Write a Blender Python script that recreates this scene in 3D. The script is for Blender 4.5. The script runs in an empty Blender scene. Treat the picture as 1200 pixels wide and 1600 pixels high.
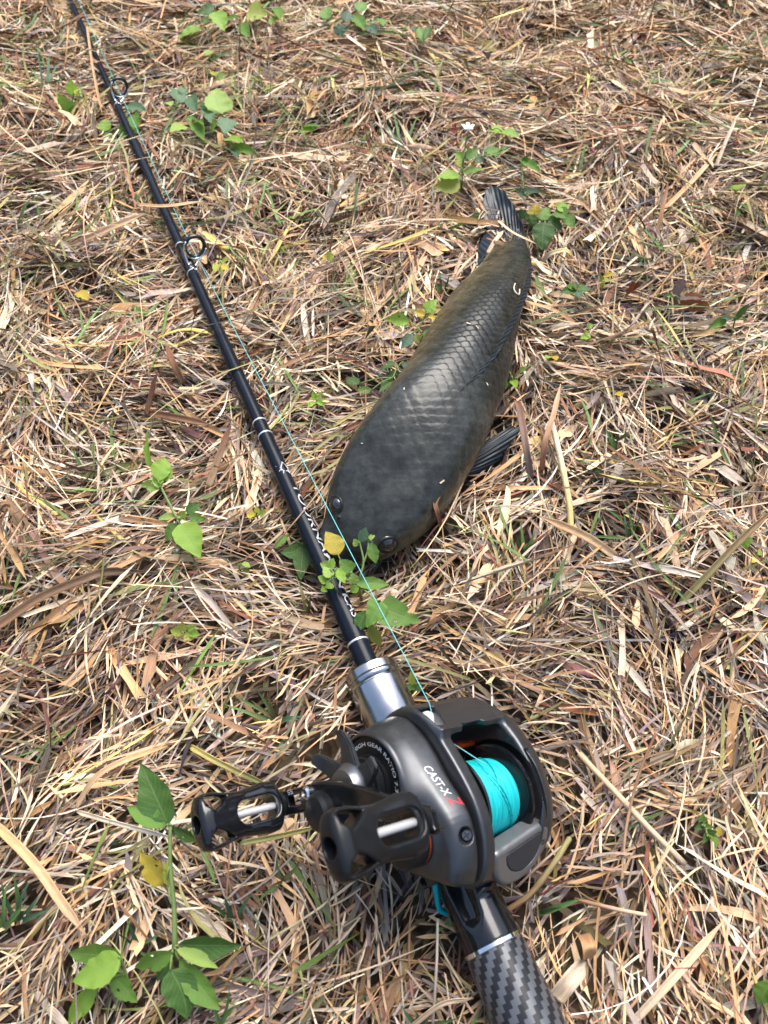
import bpy, bmesh, math, random
import numpy as np
from mathutils import Matrix, Vector

random.seed(7)
rng = np.random.default_rng(11)
scn = bpy.context.scene

# ------------------------------------------------------------------ camera
CAM_H, PITCH, FPX = 0.40, math.radians(57), 1164.0
cd = bpy.data.cameras.new("camera")
cam = bpy.data.objects.new("camera", cd)
scn.collection.objects.link(cam)
cam.location = (0, 0, CAM_H)
cam.rotation_euler = (math.pi / 2 - PITCH, 0, 0)
cd.sensor_fit = 'VERTICAL'
cd.sensor_height = 36.0
cd.lens = FPX / 1600 * 36.0
cd.clip_start = 0.01
cd.clip_end = 600
cd.dof.use_dof = True
cd.dof.focus_distance = 0.43
cd.dof.aperture_fstop = 15.0
scn.camera = cam

# ------------------------------------------------------------------ sky and sun (bright overcast)
SUN_EL, SUN_AZ = math.radians(58), math.radians(18)     # azimuth clockwise from +Y
w = bpy.data.worlds.new("World")
scn.world = w
w.use_nodes = True
nt = w.node_tree
sky = nt.nodes.new('ShaderNodeTexSky')
sky.sky_type = 'NISHITA'
sky.sun_disc = False
sky.sun_elevation = SUN_EL
sky.sun_rotation = SUN_AZ
sky.air_density = 1.2
sky.dust_density = 3.0
sky.ozone_density = 1.0
nt.links.new(sky.outputs[0], nt.nodes['Background'].inputs[0])
nt.nodes['Background'].inputs[1].default_value = 0.10
sd = bpy.data.lights.new("sun", 'SUN')
sd.energy = 1.5
sd.angle = math.radians(44)
sd.color = (1.0, 0.965, 0.92)
sun = bpy.data.objects.new("sun", sd)
scn.collection.objects.link(sun)
sdir = Vector((math.sin(SUN_AZ) * math.cos(SUN_EL), math.cos(SUN_AZ) * math.cos(SUN_EL), math.sin(SUN_EL)))
sun.rotation_euler = (-sdir).to_track_quat('-Z', 'Y').to_euler()
scn.view_settings.view_transform = 'Standard'
scn.view_settings.look = 'None'
scn.view_settings.exposure = 1.75
scn.view_settings.gamma = 1.0

# ------------------------------------------------------------------ measuring helpers
C0 = np.array([0, 0, CAM_H])
FW = np.array([0, math.cos(PITCH), -math.sin(PITCH)])
UP = np.array([0, math.sin(PITCH), math.cos(PITCH)])
RT = np.array([1.0, 0, 0])


def ray(x, y):
    return FW + (x - 600) / FPX * RT + (800 - y) / FPX * UP


def at(x, y, z=0.008):
    d = ray(x, y)
    return C0 + (z - CAM_H) / d[2] * d


def mpp(x, y, z=0.008):
    return (at(x, y, z) - C0) @ FW / FPX


A = at(770, 1476, .022)
B = at(110, 0, .010)
YL = (B - A) / np.linalg.norm(B - A)
ROLL = math.radians(35)
_r = np.cross(YL, [0, 0, 1]); _r /= np.linalg.norm(_r)
_u = np.cross(_r, YL)
XL = _r * math.cos(ROLL) - _u * math.sin(ROLL)
ZL = _u * math.cos(ROLL) + _r * math.sin(ROLL)
RM = np.array([XL, YL, ZL])
O = A + .056 * YL

# ------------------------------------------------------------------ object helpers
COL = scn.collection
LIES = []            # what lies on the litter: (base, tip, half width)


def tag(o, label=None, cat=None, group=None, kind=None):
    if label: o['label'] = label
    if cat: o['category'] = cat
    if group: o['group'] = group
    if kind: o['kind'] = kind
    return o


def empty(name, loc, label, cat, group=None):
    o = bpy.data.objects.new(name, None)
    o.empty_display_size = .02
    o.location = Vector(loc)
    COL.objects.link(o)
    return tag(o, label, cat, group)


def fast_mesh(name, V, F, smooth=True):
    V = np.asarray(V, np.float32).reshape(-1, 3)
    F = np.asarray(F, np.int32)
    m = bpy.data.meshes.new(name)
    k = F.shape[1]
    m.vertices.add(len(V)); m.vertices.foreach_set('co', V.ravel())
    m.loops.add(F.size); m.loops.foreach_set('vertex_index', F.ravel())
    m.polygons.add(len(F))
    m.polygons.foreach_set('loop_start', np.arange(0, F.size, k, dtype=np.int32))
    m.polygons.foreach_set('loop_total', np.full(len(F), k, np.int32))
    m.polygons.foreach_set('use_smooth', np.full(len(F), smooth))
    m.update(calc_edges=True)
    return m


def py_mesh(name, V, F, smooth=True):
    m = bpy.data.meshes.new(name)
    m.from_pydata([tuple(map(float, v)) for v in V], [], F)
    m.polygons.foreach_set('use_smooth', [smooth] * len(m.polygons))
    m.update()
    return m


def bm_mesh(name, bm, smooth=False):
    m = bpy.data.meshes.new(name)
    bm.normal_update()
    bm.to_mesh(m); bm.free()
    if smooth: m.polygons.foreach_set('use_smooth', [True] * len(m.polygons))
    return m


def link(name, mesh, mat, parent=None):
    o = bpy.data.objects.new(name, mesh)
    if mat is not None and len(mesh.materials) == 0: mesh.materials.append(mat)
    if parent is not None: o.parent = parent
    COL.objects.link(o)
    return o


def grid_faces(nu, nv, close_v=False):
    f = []
    for i in range(nu - 1):
        for j in range(nv if close_v else nv - 1):
            a = i * nv + j; b = i * nv + (j + 1) % nv
            f.append((a, b, b + nv, a + nv))
    return np.array(f, np.int32)


def point_attr(m, name, typ, arr):
    a = m.attributes.new(name, typ, 'POINT')
    a.data.foreach_set('color' if 'COLOR' in typ else ('vector' if typ == 'FLOAT_VECTOR' else 'value'), np.asarray(arr, np.float32).ravel())


def lathe(name, prof, axis='y', n=40, caps=True):
    """prof: (position along axis, radius) in metres"""
    V = []; F = []
    for (t, r) in prof:
        for k in range(n):
            a = 2 * math.pi * k / n
            c, s = r * math.cos(a), r * math.sin(a)
            V.append({'y': (c, t, s), 'x': (t, c, s), 'z': (c, s, t)}[axis])
    q = grid_faces(len(prof), n, True)
    F = [tuple(f) for f in (q if axis != 'y' else q[:, ::-1])]
    if axis == 'y': F = [tuple(f) for f in q[:, ::-1]]
    if caps:
        F.append(tuple(range(n))); F.append(tuple((len(prof) - 1) * n + k for k in range(n)))
    m = py_mesh(name, V, F)
    bm = bmesh.new(); bm.from_mesh(m)
    bmesh.ops.recalc_face_normals(bm, faces=bm.faces)
    for e in bm.edges:
        if len(e.link_faces) == 2 and e.calc_face_angle() > .6: e.smooth = False
    bm.to_mesh(m); bm.free()
    m.polygons.foreach_set('use_smooth', [True] * len(m.polygons))
    return m


def tube(name, pts, rad, n=8, uvs=False):
    pts = np.asarray(pts, float); k = len(pts)
    rad = np.broadcast_to(np.asarray(rad, float), (k,))
    T = np.gradient(pts, axis=0); T /= np.linalg.norm(T, axis=1)[:, None] + 1e-12
    ref = np.array([0.13, .31, .94])
    N = np.cross(T, ref); N /= np.linalg.norm(N, axis=1)[:, None] + 1e-12
    Bn = np.cross(T, N)
    V = []
    for i in range(k):
        for j in range(n):
            a = 2 * math.pi * j / n
            V.append(pts[i] + rad[i] * (N[i] * math.cos(a) + Bn[i] * math.sin(a)))
    F = [tuple(f) for f in grid_faces(k, n, True)]
    F += [tuple(range(n))[::-1], tuple((k - 1) * n + j for j in range(n))]
    return py_mesh(name, V, F)


def smooth_path(P, n=40):
    P = np.asarray(P, float)
    Q = np.vstack([2 * P[0] - P[1], P, 2 * P[-1] - P[-2]])
    out = []
    for t in np.linspace(0, len(P) - 1, n):
        i = min(int(t), len(P) - 2); u = t - i
        p0, p1, p2, p3 = Q[i], Q[i + 1], Q[i + 2], Q[i + 3]
        out.append(.5 * ((2 * p1) + (-p0 + p2) * u + (2 * p0 - 5 * p1 + 4 * p2 - p3) * u * u + (-p0 + 3 * p1 - 3 * p2 + p3) * u ** 3))
    return np.array(out)


def closed_path(P, n=72):
    P = [np.asarray(p, float) for p in P]; k = len(P); out = []
    for t in np.linspace(0, k, n, endpoint=False):
        i = int(t); u = t - i
        p0, p1, p2, p3 = P[(i - 1) % k], P[i], P[(i + 1) % k], P[(i + 2) % k]
        out.append(.5 * ((2 * p1) + (-p0 + p2) * u + (2 * p0 - 5 * p1 + 4 * p2 - p3) * u * u + (-p0 + 3 * p1 - 3 * p2 + p3) * u ** 3))
    return np.array(out)


def prism(name, poly, axis, lo, hi, bevel=0.0, seg=2):
    """poly in the two axes other than `axis`, in order (y,z) / (x,z) / (x,y)"""
    bm = bmesh.new()
    def mk(p, h):
        return {'x': (h, p[0], p[1]), 'y': (p[0], h, p[1]), 'z': (p[0], p[1], h)}[axis]
    lo_v = [bm.verts.new(mk(p, lo)) for p in poly]; hi_v = [bm.verts.new(mk(p, hi)) for p in poly]
    bm.faces.new(lo_v); bm.faces.new(hi_v[::-1])
    n = len(poly)
    for i in range(n):
        bm.faces.new((lo_v[i], hi_v[i], hi_v[(i + 1) % n], lo_v[(i + 1) % n]))
    bmesh.ops.recalc_face_normals(bm, faces=bm.faces)
    if bevel > 0:
        es = [e for e in bm.edges if e.calc_face_angle(0) > .5]
        bmesh.ops.bevel(bm, geom=es, offset=bevel, segments=seg, affect='EDGES', clamp_overlap=True)
    return bm_mesh(name, bm)


# ------------------------------------------------------------------ signed distance modelling (for moulded and cast shapes)
def sd_poly(P):
    P = np.asarray(P, np.float32)
    def f(y, z):
        d = None; s = None
        n = len(P)
        for i in range(n):
            a = P[i]; b = P[(i + 1) % n]
            e = b - a
            wy = y - a[0]; wz = z - a[1]
            t = np.clip((wy * e[0] + wz * e[1]) / (e @ e + 1e-12), 0, 1)
            dy = wy - e[0] * t; dz = wz - e[1] * t
            dd = dy * dy + dz * dz
            c = ((a[1] > z) != (b[1] > z)) & (y < (b[0] - a[0]) * (z - a[1]) / ((b[1] - a[1]) if abs(b[1] - a[1]) > 1e-9 else 1e-9) + a[0])
            d = dd if d is None else np.minimum(d, dd)
            s = c if s is None else s ^ c
        return np.sqrt(d) * np.where(s, -1, 1)
    return f


def ext(d2, h, r):
    """extrusion with rounded rims: d2 2-D distance, h = |axis| - half height"""
    a = d2 + r; b = h + r
    return np.minimum(np.maximum(a, b), 0) + np.hypot(np.maximum(a, 0), np.maximum(b, 0)) - r


def smin(a, b, k):
    h = np.clip(.5 + .5 * (b - a) / k, 0, 1)
    return b + (a - b) * h - k * h * (1 - h)


def smax(a, b, k):
    return -smin(-a, -b, k)


def nets(f, lo, hi, h):
    ax = [np.arange(lo[i], hi[i] + h, h, dtype=np.float32) for i in range(3)]
    F = np.broadcast_to(f(ax[0][:, None, None], ax[1][None, :, None], ax[2][None, None, :]), tuple(len(a) for a in ax)).astype(np.float32)
    S = F < 0
    nx, ny, nz = F.shape
    cnt = sum(S[i:nx - 1 + i, j:ny - 1 + j, k:nz - 1 + k].astype(np.int8) for i in (0, 1) for j in (0, 1) for k in (0, 1))
    act = (cnt > 0) & (cnt < 8)
    I = np.argwhere(act)
    idx = np.full(act.shape, -1, np.int32); idx[act] = np.arange(len(I))
    acc = np.zeros((len(I), 3)); num = np.zeros(len(I))
    cor = [(i, j, k) for i in (0, 1) for j in (0, 1) for k in (0, 1)]
    for a in cor:
        for b in cor:
            if sum(b) - sum(a) == 1 and all(q >= p for p, q in zip(a, b)):
                fa = F[I[:, 0] + a[0], I[:, 1] + a[1], I[:, 2] + a[2]]; fb = F[I[:, 0] + b[0], I[:, 1] + b[1], I[:, 2] + b[2]]
                c = (fa < 0) != (fb < 0)
                t = np.where(c, fa / np.where(c, fa - fb, 1), 0)
                p = np.array(a) + t[:, None] * (np.array(b) - np.array(a))
                acc[c] += p[c]; num[c] += 1
    V = (I + acc / num[:, None]) * h + np.array(lo)
    Q = []
    for axn in range(3):
        o1, o2 = [(1, 2), (2, 0), (0, 1)][axn]
        sl0 = [slice(None)] * 3; sl1 = [slice(None)] * 3
        sl0[axn] = slice(0, -1); sl1[axn] = slice(1, None)
        ch = S[tuple(sl0)] != S[tuple(sl1)]
        E = np.argwhere(ch)
        E = E[(E[:, o1] > 0) & (E[:, o2] > 0) & (E[:, o1] < F.shape[o1] - 1) & (E[:, o2] < F.shape[o2] - 1)]
        ins = S[E[:, 0], E[:, 1], E[:, 2]]
        d1 = np.zeros(3, int); d1[o1] = 1
        d2 = np.zeros(3, int); d2[o2] = 1
        g = lambda e: idx[e[:, 0], e[:, 1], e[:, 2]]
        q = np.stack([g(E - d1 - d2), g(E - d2), g(E), g(E - d1)], 1)
        q[~ins] = q[~ins][:, ::-1]
        Q.append(q)
    Q = np.vstack(Q)
    for _ in range(2):
        e = h * .2
        x, y, z = V.T
        v = f(x, y, z)
        G = np.stack([f(x + e, y, z) - f(x - e, y, z), f(x, y + e, z) - f(x, y - e, z), f(x, y, z + e) - f(x, y, z - e)], 1) / (2 * e)
        g2 = (G * G).sum(1) + 1e-6
        st = np.clip(v / np.maximum(g2, .25), -.4 * h, .4 * h)
        V = V - G * st[:, None]
    return V, Q


def sdf_mesh(name, f, lo, hi, h):
    V, Q = nets(f, lo, hi, h)
    return fast_mesh(name, V / 1000, Q)


def text_mesh(s, size=1.0, sub=1, align='LEFT', shear=0.0, bold=0.006):
    c = bpy.data.curves.new('t', 'FONT')
    c.body = s; c.size = size; c.align_x = align; c.shear = shear
    c.resolution_u = 3; c.offset = bold
    o = bpy.data.objects.new('t', c); COL.objects.link(o)
    dg = bpy.context.evaluated_depsgraph_get()
    m = bpy.data.meshes.new_from_object(o.evaluated_get(dg))
    bpy.data.objects.remove(o); bpy.data.curves.remove(c)
    m.materials.clear()
    if sub:
        bm = bmesh.new(); bm.from_mesh(m)
        bmesh.ops.triangulate(bm, faces=bm.faces)
        for _ in range(sub): bmesh.ops.subdivide_edges(bm, edges=bm.edges, cuts=1, use_grid_fill=True)
        bm.to_mesh(m); bm.free()
    return m


# ------------------------------------------------------------------ materials
def mat(name, base=(.5, .5, .5), rough=.5, metal=0., spec=.5, coat=0., coat_r=.1, bump=None, var=None):
    m = bpy.data.materials.new(name); m.use_nodes = True
    n = m.node_tree; b = n.nodes['Principled BSDF']
    b.inputs['Base Color'].default_value = (*base, 1)
    b.inputs['Roughness'].default_value = rough
    b.inputs['Metallic'].default_value = metal
    b.inputs['Specular IOR Level'].default_value = spec
    b.inputs['Coat Weight'].default_value = coat
    b.inputs['Coat Roughness'].default_value = coat_r
    tc = n.nodes.new('ShaderNodeTexCoord')
    if var:                                          # (scale, amount) soft mottling and roughness wear
        t = n.nodes.new('ShaderNodeTexNoise'); t.inputs['Scale'].default_value = var[0]; t.inputs['Detail'].default_value = 6
        n.links.new(tc.outputs['Object'], t.inputs['Vector'])
        mx = n.nodes.new('ShaderNodeMix'); mx.data_type = 'RGBA'
        mx.inputs[6].default_value = (*[c * (1 - var[1]) for c in base], 1)
        mx.inputs[7].default_value = (*[min(1, c * (1 + var[1])) for c in base], 1)
        n.links.new(t.outputs['Fac'], mx.inputs[0]); n.links.new(mx.outputs[2], b.inputs['Base Color'])
        mr = n.nodes.new('ShaderNodeMapRange'); mr.inputs[3].default_value = max(0, rough - .1); mr.inputs[4].default_value = rough + .12
        n.links.new(t.outputs['Fac'], mr.inputs[0]); n.links.new(mr.outputs[0], b.inputs['Roughness'])
    if bump:                                         # (scale, strength, distance)
        t = n.nodes.new('ShaderNodeTexNoise'); t.inputs['Scale'].default_value = bump[0]; t.inputs['Detail'].default_value = 3
        n.links.new(tc.outputs['Object'], t.inputs['Vector'])
        bp = n.nodes.new('ShaderNodeBump'); bp.inputs['Strength'].default_value = bump[1]; bp.inputs['Distance'].default_value = bump[2]
        n.links.new(t.outputs['Fac'], bp.inputs['Height']); n.links.new(bp.outputs[0], b.inputs['Normal'])
    return m


def N(m): return m.node_tree.nodes, m.node_tree.links


M = {}
M['gunmetal'] = mat('gunmetal_paint', (.072, .075, .08), .36, .8, .5, 0, .2, (9000, .12, .0001), (300, .12))
M['gunmetal_light'] = mat('gunmetal_light', (.17, .172, .176), .34, .85, .5, 0, .2, (9000, .12, .0001), (300, .1))
M['gunmetal_mid'] = mat('gunmetal_mid', (.11, .112, .115), .34, .85, .5, 0, .2, (9000, .12, .0001), (300, .1))
M['black_gloss'] = mat('black_gloss', (.006, .0065, .0075), .14, 0, .4, .2, .05, None, (260, .3))
M['black_satin'] = mat('black_satin', (.008, .0085, .010), .33, 0, .28, 0, .1, (7000, .08, .0001), (200, .25))
M['black_matt'] = mat('black_matt', (.01, .01, .01), .6)
M['rubber'] = mat('thumb_pad_rubber', (.022, .025, .03), .55, 0, .4, 0, .1, (6000, .2, .0001))
M['blank'] = mat('rod_blank_lacquer', (.007, .010, .016), .22, 0, .14, 0, .06, None, (150, .25))
M['silver'] = mat('machined_silver', (.38, .385, .39), .22, 1.0, .5, 0, .1, None, (120, .05))
M['axle_steel'] = mat('axle_steel', (.6, .6, .6), .28, .4)
M['screw_steel'] = mat('screw_steel', (.16, .16, .16), .3, .9)
M['bar_metal'] = mat('bar_metal_paint', (.17, .173, .176), .36, .6, .5, 0, .2, (9000, .12, .0001), (300, .1))
M['name_print'] = mat('name_print', (.6, .61, .61), .5)
M['chrome'] = mat('polished_steel', (.72, .73, .74), .1, 1.0)
M['white_print'] = mat('white_print', (.45, .46, .46), .5, 0, .3, 0, .1, None, (400, .1))
M['red_print'] = mat('red_print', (.5, .015, .025), .45)
M['orange'] = mat('orange_anodised', (.75, .10, .012), .25, .7)
M['thin_line'] = mat('thin_teal_braid', (.14, .47, .47), .5, 0, .3)
M['teal_line'] = mat('teal_braid', (.0, .42, .44), .55, 0, .3)
M['ceramic'] = mat('guide_ring_ceramic', (.012, .013, .014), .18, 0, .6)

# wound line: fine turns of braid round the spool
nn, ll = N(M['teal_line'])
tc = nn.new('ShaderNodeTexCoord'); mp = nn.new('ShaderNodeMapping'); mp.inputs['Scale'].default_value = (1700, 60, 60)
tx = nn.new('ShaderNodeTexNoise'); tx.inputs['Scale'].default_value = 1.0; tx.inputs['Detail'].default_value = 2
ll.new(tc.outputs['Object'], mp.inputs[0]); ll.new(mp.outputs[0], tx.inputs['Vector'])
rp = nn.new('ShaderNodeValToRGB'); rp.color_ramp.elements[0].color = (0, .27, .29, 1); rp.color_ramp.elements[1].color = (.008, .45, .46, 1)
rp.color_ramp.elements[0].position = .35; rp.color_ramp.elements[1].position = .65
ll.new(tx.outputs['Fac'], rp.inputs[0]); ll.new(rp.outputs[0], nn['Principled BSDF'].inputs['Base Color'])

# silver turned grooves
# carbon cloth: 2x2 twill, cells from the UV map
M['carbon'] = mat('carbon_weave', (.02, .02, .02), .3, 0, .25, .05, .12)
nn, ll = N(M['carbon'])
uv = nn.new('ShaderNodeAttribute'); uv.attribute_name = 'weave'
sp = nn.new('ShaderNodeSeparateXYZ'); ll.new(uv.outputs['Vector'], sp.inputs[0])


def mth(nn, ll, op, a, b=None, c=None):
    x = nn.new('ShaderNodeMath'); x.operation = op
    for i, v in enumerate((a, b, c)):
        if v is None: continue
        if isinstance(v, (int, float)): x.inputs[i].default_value = v
        else: ll.new(v, x.inputs[i])
    return x.outputs[0]


fu = mth(nn, ll, 'FLOOR', sp.outputs[0]); fv = mth(nn, ll, 'FLOOR', sp.outputs[1])
md = mth(nn, ll, 'MODULO', mth(nn, ll, 'ADD', mth(nn, ll, 'ADD', fu, fv), 4000), 4.0)
lt = mth(nn, ll, 'LESS_THAN', md, 1.5)
thr = mth(nn, ll, 'MULTIPLY', mth(nn, ll, 'ADD', mth(nn, ll, 'SINE', mth(nn, ll, 'MULTIPLY', sp.outputs[1], 44.0)), 1.0), .5)
thr2 = mth(nn, ll, 'MULTIPLY', mth(nn, ll, 'ADD', mth(nn, ll, 'SINE', mth(nn, ll, 'MULTIPLY', sp.outputs[0], 44.0)), 1.0), .5)
mx = nn.new('ShaderNodeMix'); mx.data_type = 'RGBA'
mx.inputs[6].default_value = (.006, .0065, .008, 1); mx.inputs[7].default_value = (.105, .11, .12, 1)
fac = mth(nn, ll, 'MULTIPLY', lt, mth(nn, ll, 'ADD', mth(nn, ll, 'MULTIPLY', thr, .35), .65))
ll.new(fac, mx.inputs[0])
mx2 = nn.new('ShaderNodeMix'); mx2.data_type = 'RGBA'; mx2.blend_type = 'ADD'; mx2.inputs[0].default_value = 1
ll.new(mx.outputs[2], mx2.inputs[6])
mx3 = nn.new('ShaderNodeMix'); mx3.data_type = 'RGBA'; mx3.inputs[6].default_value = (0, 0, 0, 1); mx3.inputs[7].default_value = (.02, .02, .022, 1)
ll.new(thr2, mx3.inputs[0]); ll.new(mx3.outputs[2], mx2.inputs[7])
ll.new(mx2.outputs[2], nn['Principled BSDF'].inputs['Base Color'])
ll.new(mth(nn, ll, 'MULTIPLY', lt, .3), nn['Principled BSDF'].inputs['Metallic'])

# dry grass: colour carried by each blade, fibres along its length
M['straw'] = mat('dry_grass_blade', (.4, .3, .2), .6, 0, .25)
nn, ll = N(M['straw'])
ca = nn.new('ShaderNodeAttribute'); ca.attribute_name = 'tint'
sa = nn.new('ShaderNodeAttribute'); sa.attribute_name = 'along'
mp = nn.new('ShaderNodeMapping'); mp.inputs['Scale'].default_value = (35, 5.0, 1)
ll.new(sa.outputs['Vector'], mp.inputs[0])
tx = nn.new('ShaderNodeTexNoise'); tx.inputs['Scale'].default_value = 1; tx.inputs['Detail'].default_value = 4; tx.inputs['Roughness'].default_value = .65
ll.new(mp.outputs[0], tx.inputs['Vector'])
mr = nn.new('ShaderNodeMapRange'); mr.inputs[1].default_value = .3; mr.inputs[2].default_value = .7; mr.inputs[3].default_value = .45; mr.inputs[4].default_value = 1.5
ll.new(tx.outputs['Fac'], mr.inputs[0])
vm = nn.new('ShaderNodeVectorMath'); vm.operation = 'SCALE'
ll.new(ca.outputs['Color'], vm.inputs[0]); ll.new(mr.outputs[0], vm.inputs['Scale'])
ll.new(vm.outputs[0], nn['Principled BSDF'].inputs['Base Color'])
bp = nn.new('ShaderNodeBump'); bp.inputs['Strength'].default_value = .5; bp.inputs['Distance'].default_value = .0004
ll.new(tx.outputs['Fac'], bp.inputs['Height']); ll.new(bp.outputs[0], nn['Principled BSDF'].inputs['Normal'])

# soil
M['soil'] = mat('dark_soil_with_litter', (.06, .045, .03), .95, 0, .1, 0, .1, (90, .8, .004))
nn, ll = N(M['soil'])
tc = nn.new('ShaderNodeTexCoord')
t1 = nn.new('ShaderNodeTexNoise'); t1.inputs['Scale'].default_value = 60; t1.inputs['Detail'].default_value = 8; t1.inputs['Distortion'].default_value = 1.5
t2 = nn.new('ShaderNodeTexNoise'); t2.inputs['Scale'].default_value = 1.3; t2.inputs['Detail'].default_value = 4
ll.new(tc.outputs['Object'], t1.inputs['Vector']); ll.new(tc.outputs['Object'], t2.inputs['Vector'])
rp = nn.new('ShaderNodeValToRGB')
for e, (p, c) in zip([rp.color_ramp.elements[0], rp.color_ramp.elements[1]], ((.35, (.02, .014, .009, 1)), (.7, (.12, .085, .05, 1)))): e.position = p; e.color = c
ll.new(t1.outputs['Fac'], rp.inputs[0])
# far lawn (beyond the built litter) takes the mean straw colour
ge = nn.new('ShaderNodeSeparateXYZ'); ll.new(tc.outputs['Object'], ge.inputs[0])
ds = nn.new('ShaderNodeVectorMath'); ds.operation = 'LENGTH'; ll.new(tc.outputs['Object'], ds.inputs[0])
mr = nn.new('ShaderNodeMapRange'); mr.inputs[1].default_value = 1.6; mr.inputs[2].default_value = 2.6
ll.new(ds.outputs['Value'], mr.inputs[0])
rp2 = nn.new('ShaderNodeValToRGB')
for e, (p, c) in zip([rp2.color_ramp.elements[0], rp2.color_ramp.elements[1]], ((.3, (.19, .14, .07, 1)), (.7, (.34, .25, .14, 1)))): e.position = p; e.color = c
ll.new(t1.outputs['Fac'], rp2.inputs[0])
mx = nn.new('ShaderNodeMix'); mx.data_type = 'RGBA'
ll.new(mr.outputs[0], mx.inputs[0]); ll.new(rp.outputs[0], mx.inputs[6]); ll.new(rp2.outputs[0], mx.inputs[7])
ll.new(mx.outputs[2], nn['Principled BSDF'].inputs['Base Color'])

# leaf: each leaf's own colour, paler veins
M['leaf'] = mat('weed_leaf', (.1, .2, .05), .42, 0, .4)
nn, ll = N(M['leaf'])
oi = nn.new('ShaderNodeObjectInfo')
la = nn.new('ShaderNodeAttribute'); la.attribute_name = 'leafuv'     # x across -1..1, y along 0..1
sp = nn.new('ShaderNodeSeparateXYZ'); ll.new(la.outputs['Vector'], sp.inputs[0])
ab = mth(nn, ll, 'ABSOLUTE', sp.outputs[0])
mid = mth(nn, ll, 'LESS_THAN', ab, .05)
ph = mth(nn, ll, 'SUBTRACT', mth(nn, ll, 'MULTIPLY', sp.outputs[1], 9.0), mth(nn, ll, 'MULTIPLY', ab, 2.6))
fr = mth(nn, ll, 'ABSOLUTE', mth(nn, ll, 'SUBTRACT', mth(nn, ll, 'FRACT', ph), .5))
vein = mth(nn, ll, 'LESS_THAN', fr, .07)
vv = mth(nn, ll, 'MAXIMUM', mid, mth(nn, ll, 'MULTIPLY', vein, .55))
tcl = nn.new('ShaderNodeTexCoord')
tn = nn.new('ShaderNodeTexNoise'); tn.inputs['Scale'].default_value = 260; tn.inputs['Detail'].default_value = 4
ll.new(tcl.outputs['Object'], tn.inputs['Vector'])
sc1 = nn.new('ShaderNodeMapRange'); sc1.inputs[1].default_value = .3; sc1.inputs[2].default_value = .7; sc1.inputs[3].default_value = .7; sc1.inputs[4].default_value = 1.25
ll.new(tn.outputs['Fac'], sc1.inputs[0])
v1 = nn.new('ShaderNodeVectorMath'); v1.operation = 'SCALE'; ll.new(oi.outputs['Color'], v1.inputs[0]); ll.new(sc1.outputs[0], v1.inputs['Scale'])
v2 = nn.new('ShaderNodeMix'); v2.data_type = 'RGBA'; v2.inputs[7].default_value = (.26, .36, .12, 1)
ll.new(mth(nn, ll, 'MULTIPLY', vv, .4), v2.inputs[0]); ll.new(v1.outputs[0], v2.inputs[6])
# yellowing blotches
rb = nn.new('ShaderNodeMapRange'); rb.inputs[1].default_value = .62; rb.inputs[2].default_value = .72
tb = nn.new('ShaderNodeTexNoise'); tb.inputs['Scale'].default_value = 110; ll.new(tcl.outputs['Object'], tb.inputs['Vector'])
ll.new(tb.outputs['Fac'], rb.inputs[0])
v3 = nn.new('ShaderNodeMix'); v3.data_type = 'RGBA'; v3.inputs[7].default_value = (.34, .30, .06, 1)
ll.new(mth(nn, ll, 'MULTIPLY', rb.outputs[0], .7), v3.inputs[0]); ll.new(v2.outputs[2], v3.inputs[6])
pb = nn['Principled BSDF']
ll.new(v3.outputs[2], pb.inputs['Base Color'])
bp = nn.new('ShaderNodeBump'); bp.inputs['Strength'].default_value = .5; bp.inputs['Distance'].default_value = .0005
ll.new(mth(nn, ll, 'SUBTRACT', mth(nn, ll, 'MULTIPLY', tn.outputs['Fac'], .6), vv), bp.inputs['Height']); ll.new(bp.outputs[0], pb.inputs['Normal'])
tr = nn.new('ShaderNodeBsdfTranslucent'); ll.new(v3.outputs[2], tr.inputs['Color'])
ms = nn.new('ShaderNodeMixShader'); ms.inputs[0].default_value = .42
ll.new(pb.outputs[0], ms.inputs[1]); ll.new(tr.outputs[0], ms.inputs[2])
ll.new(ms.outputs[0], nn['Material Output'].inputs['Surface'])
M['stem'] = mat('green_stem', (.14, .20, .06), .5, 0, .3, 0, .1, None, (200, .3))
M['petal'] = mat('white_petal', (.75, .75, .72), .5)

# fish
M['fish'] = mat('wet_fish_skin', (.02, .02, .018), .32, 0, .22, .12, .07)
nn, ll = N(M['fish'])
fa = nn.new('ShaderNodeAttribute'); fa.attribute_name = 'tint'
tcf = nn.new('ShaderNodeTexCoord')
tn = nn.new('ShaderNodeTexNoise'); tn.inputs['Scale'].default_value = 140; tn.inputs['Detail'].default_value = 8; tn.inputs['Roughness'].default_value = .7
ll.new(tcf.outputs['Object'], tn.inputs['Vector'])
mr = nn.new('ShaderNodeMapRange'); mr.inputs[1].default_value = .3; mr.inputs[2].default_value = .7; mr.inputs[3].default_value = .5; mr.inputs[4].default_value = 1.6
ll.new(tn.outputs['Fac'], mr.inputs[0])
vm = nn.new('ShaderNodeVectorMath'); vm.operation = 'SCALE'; ll.new(fa.outputs['Color'], vm.inputs[0]); ll.new(mr.outputs[0], vm.inputs['Scale'])
ll.new(vm.outputs[0], nn['Principled BSDF'].inputs['Base Color'])
t5 = nn.new('ShaderNodeTexNoise'); t5.inputs['Scale'].default_value = 55; t5.inputs['Detail'].default_value = 5
ll.new(tcf.outputs['Object'], t5.inputs['Vector'])
m5 = nn.new('ShaderNodeMapRange'); m5.inputs[1].default_value = .35; m5.inputs[2].default_value = .65; m5.inputs[3].default_value = .22; m5.inputs[4].default_value = .38
ll.new(t5.outputs['Fac'], m5.inputs[0]); ll.new(m5.outputs[0], nn['Principled BSDF'].inputs['Roughness'])
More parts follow.
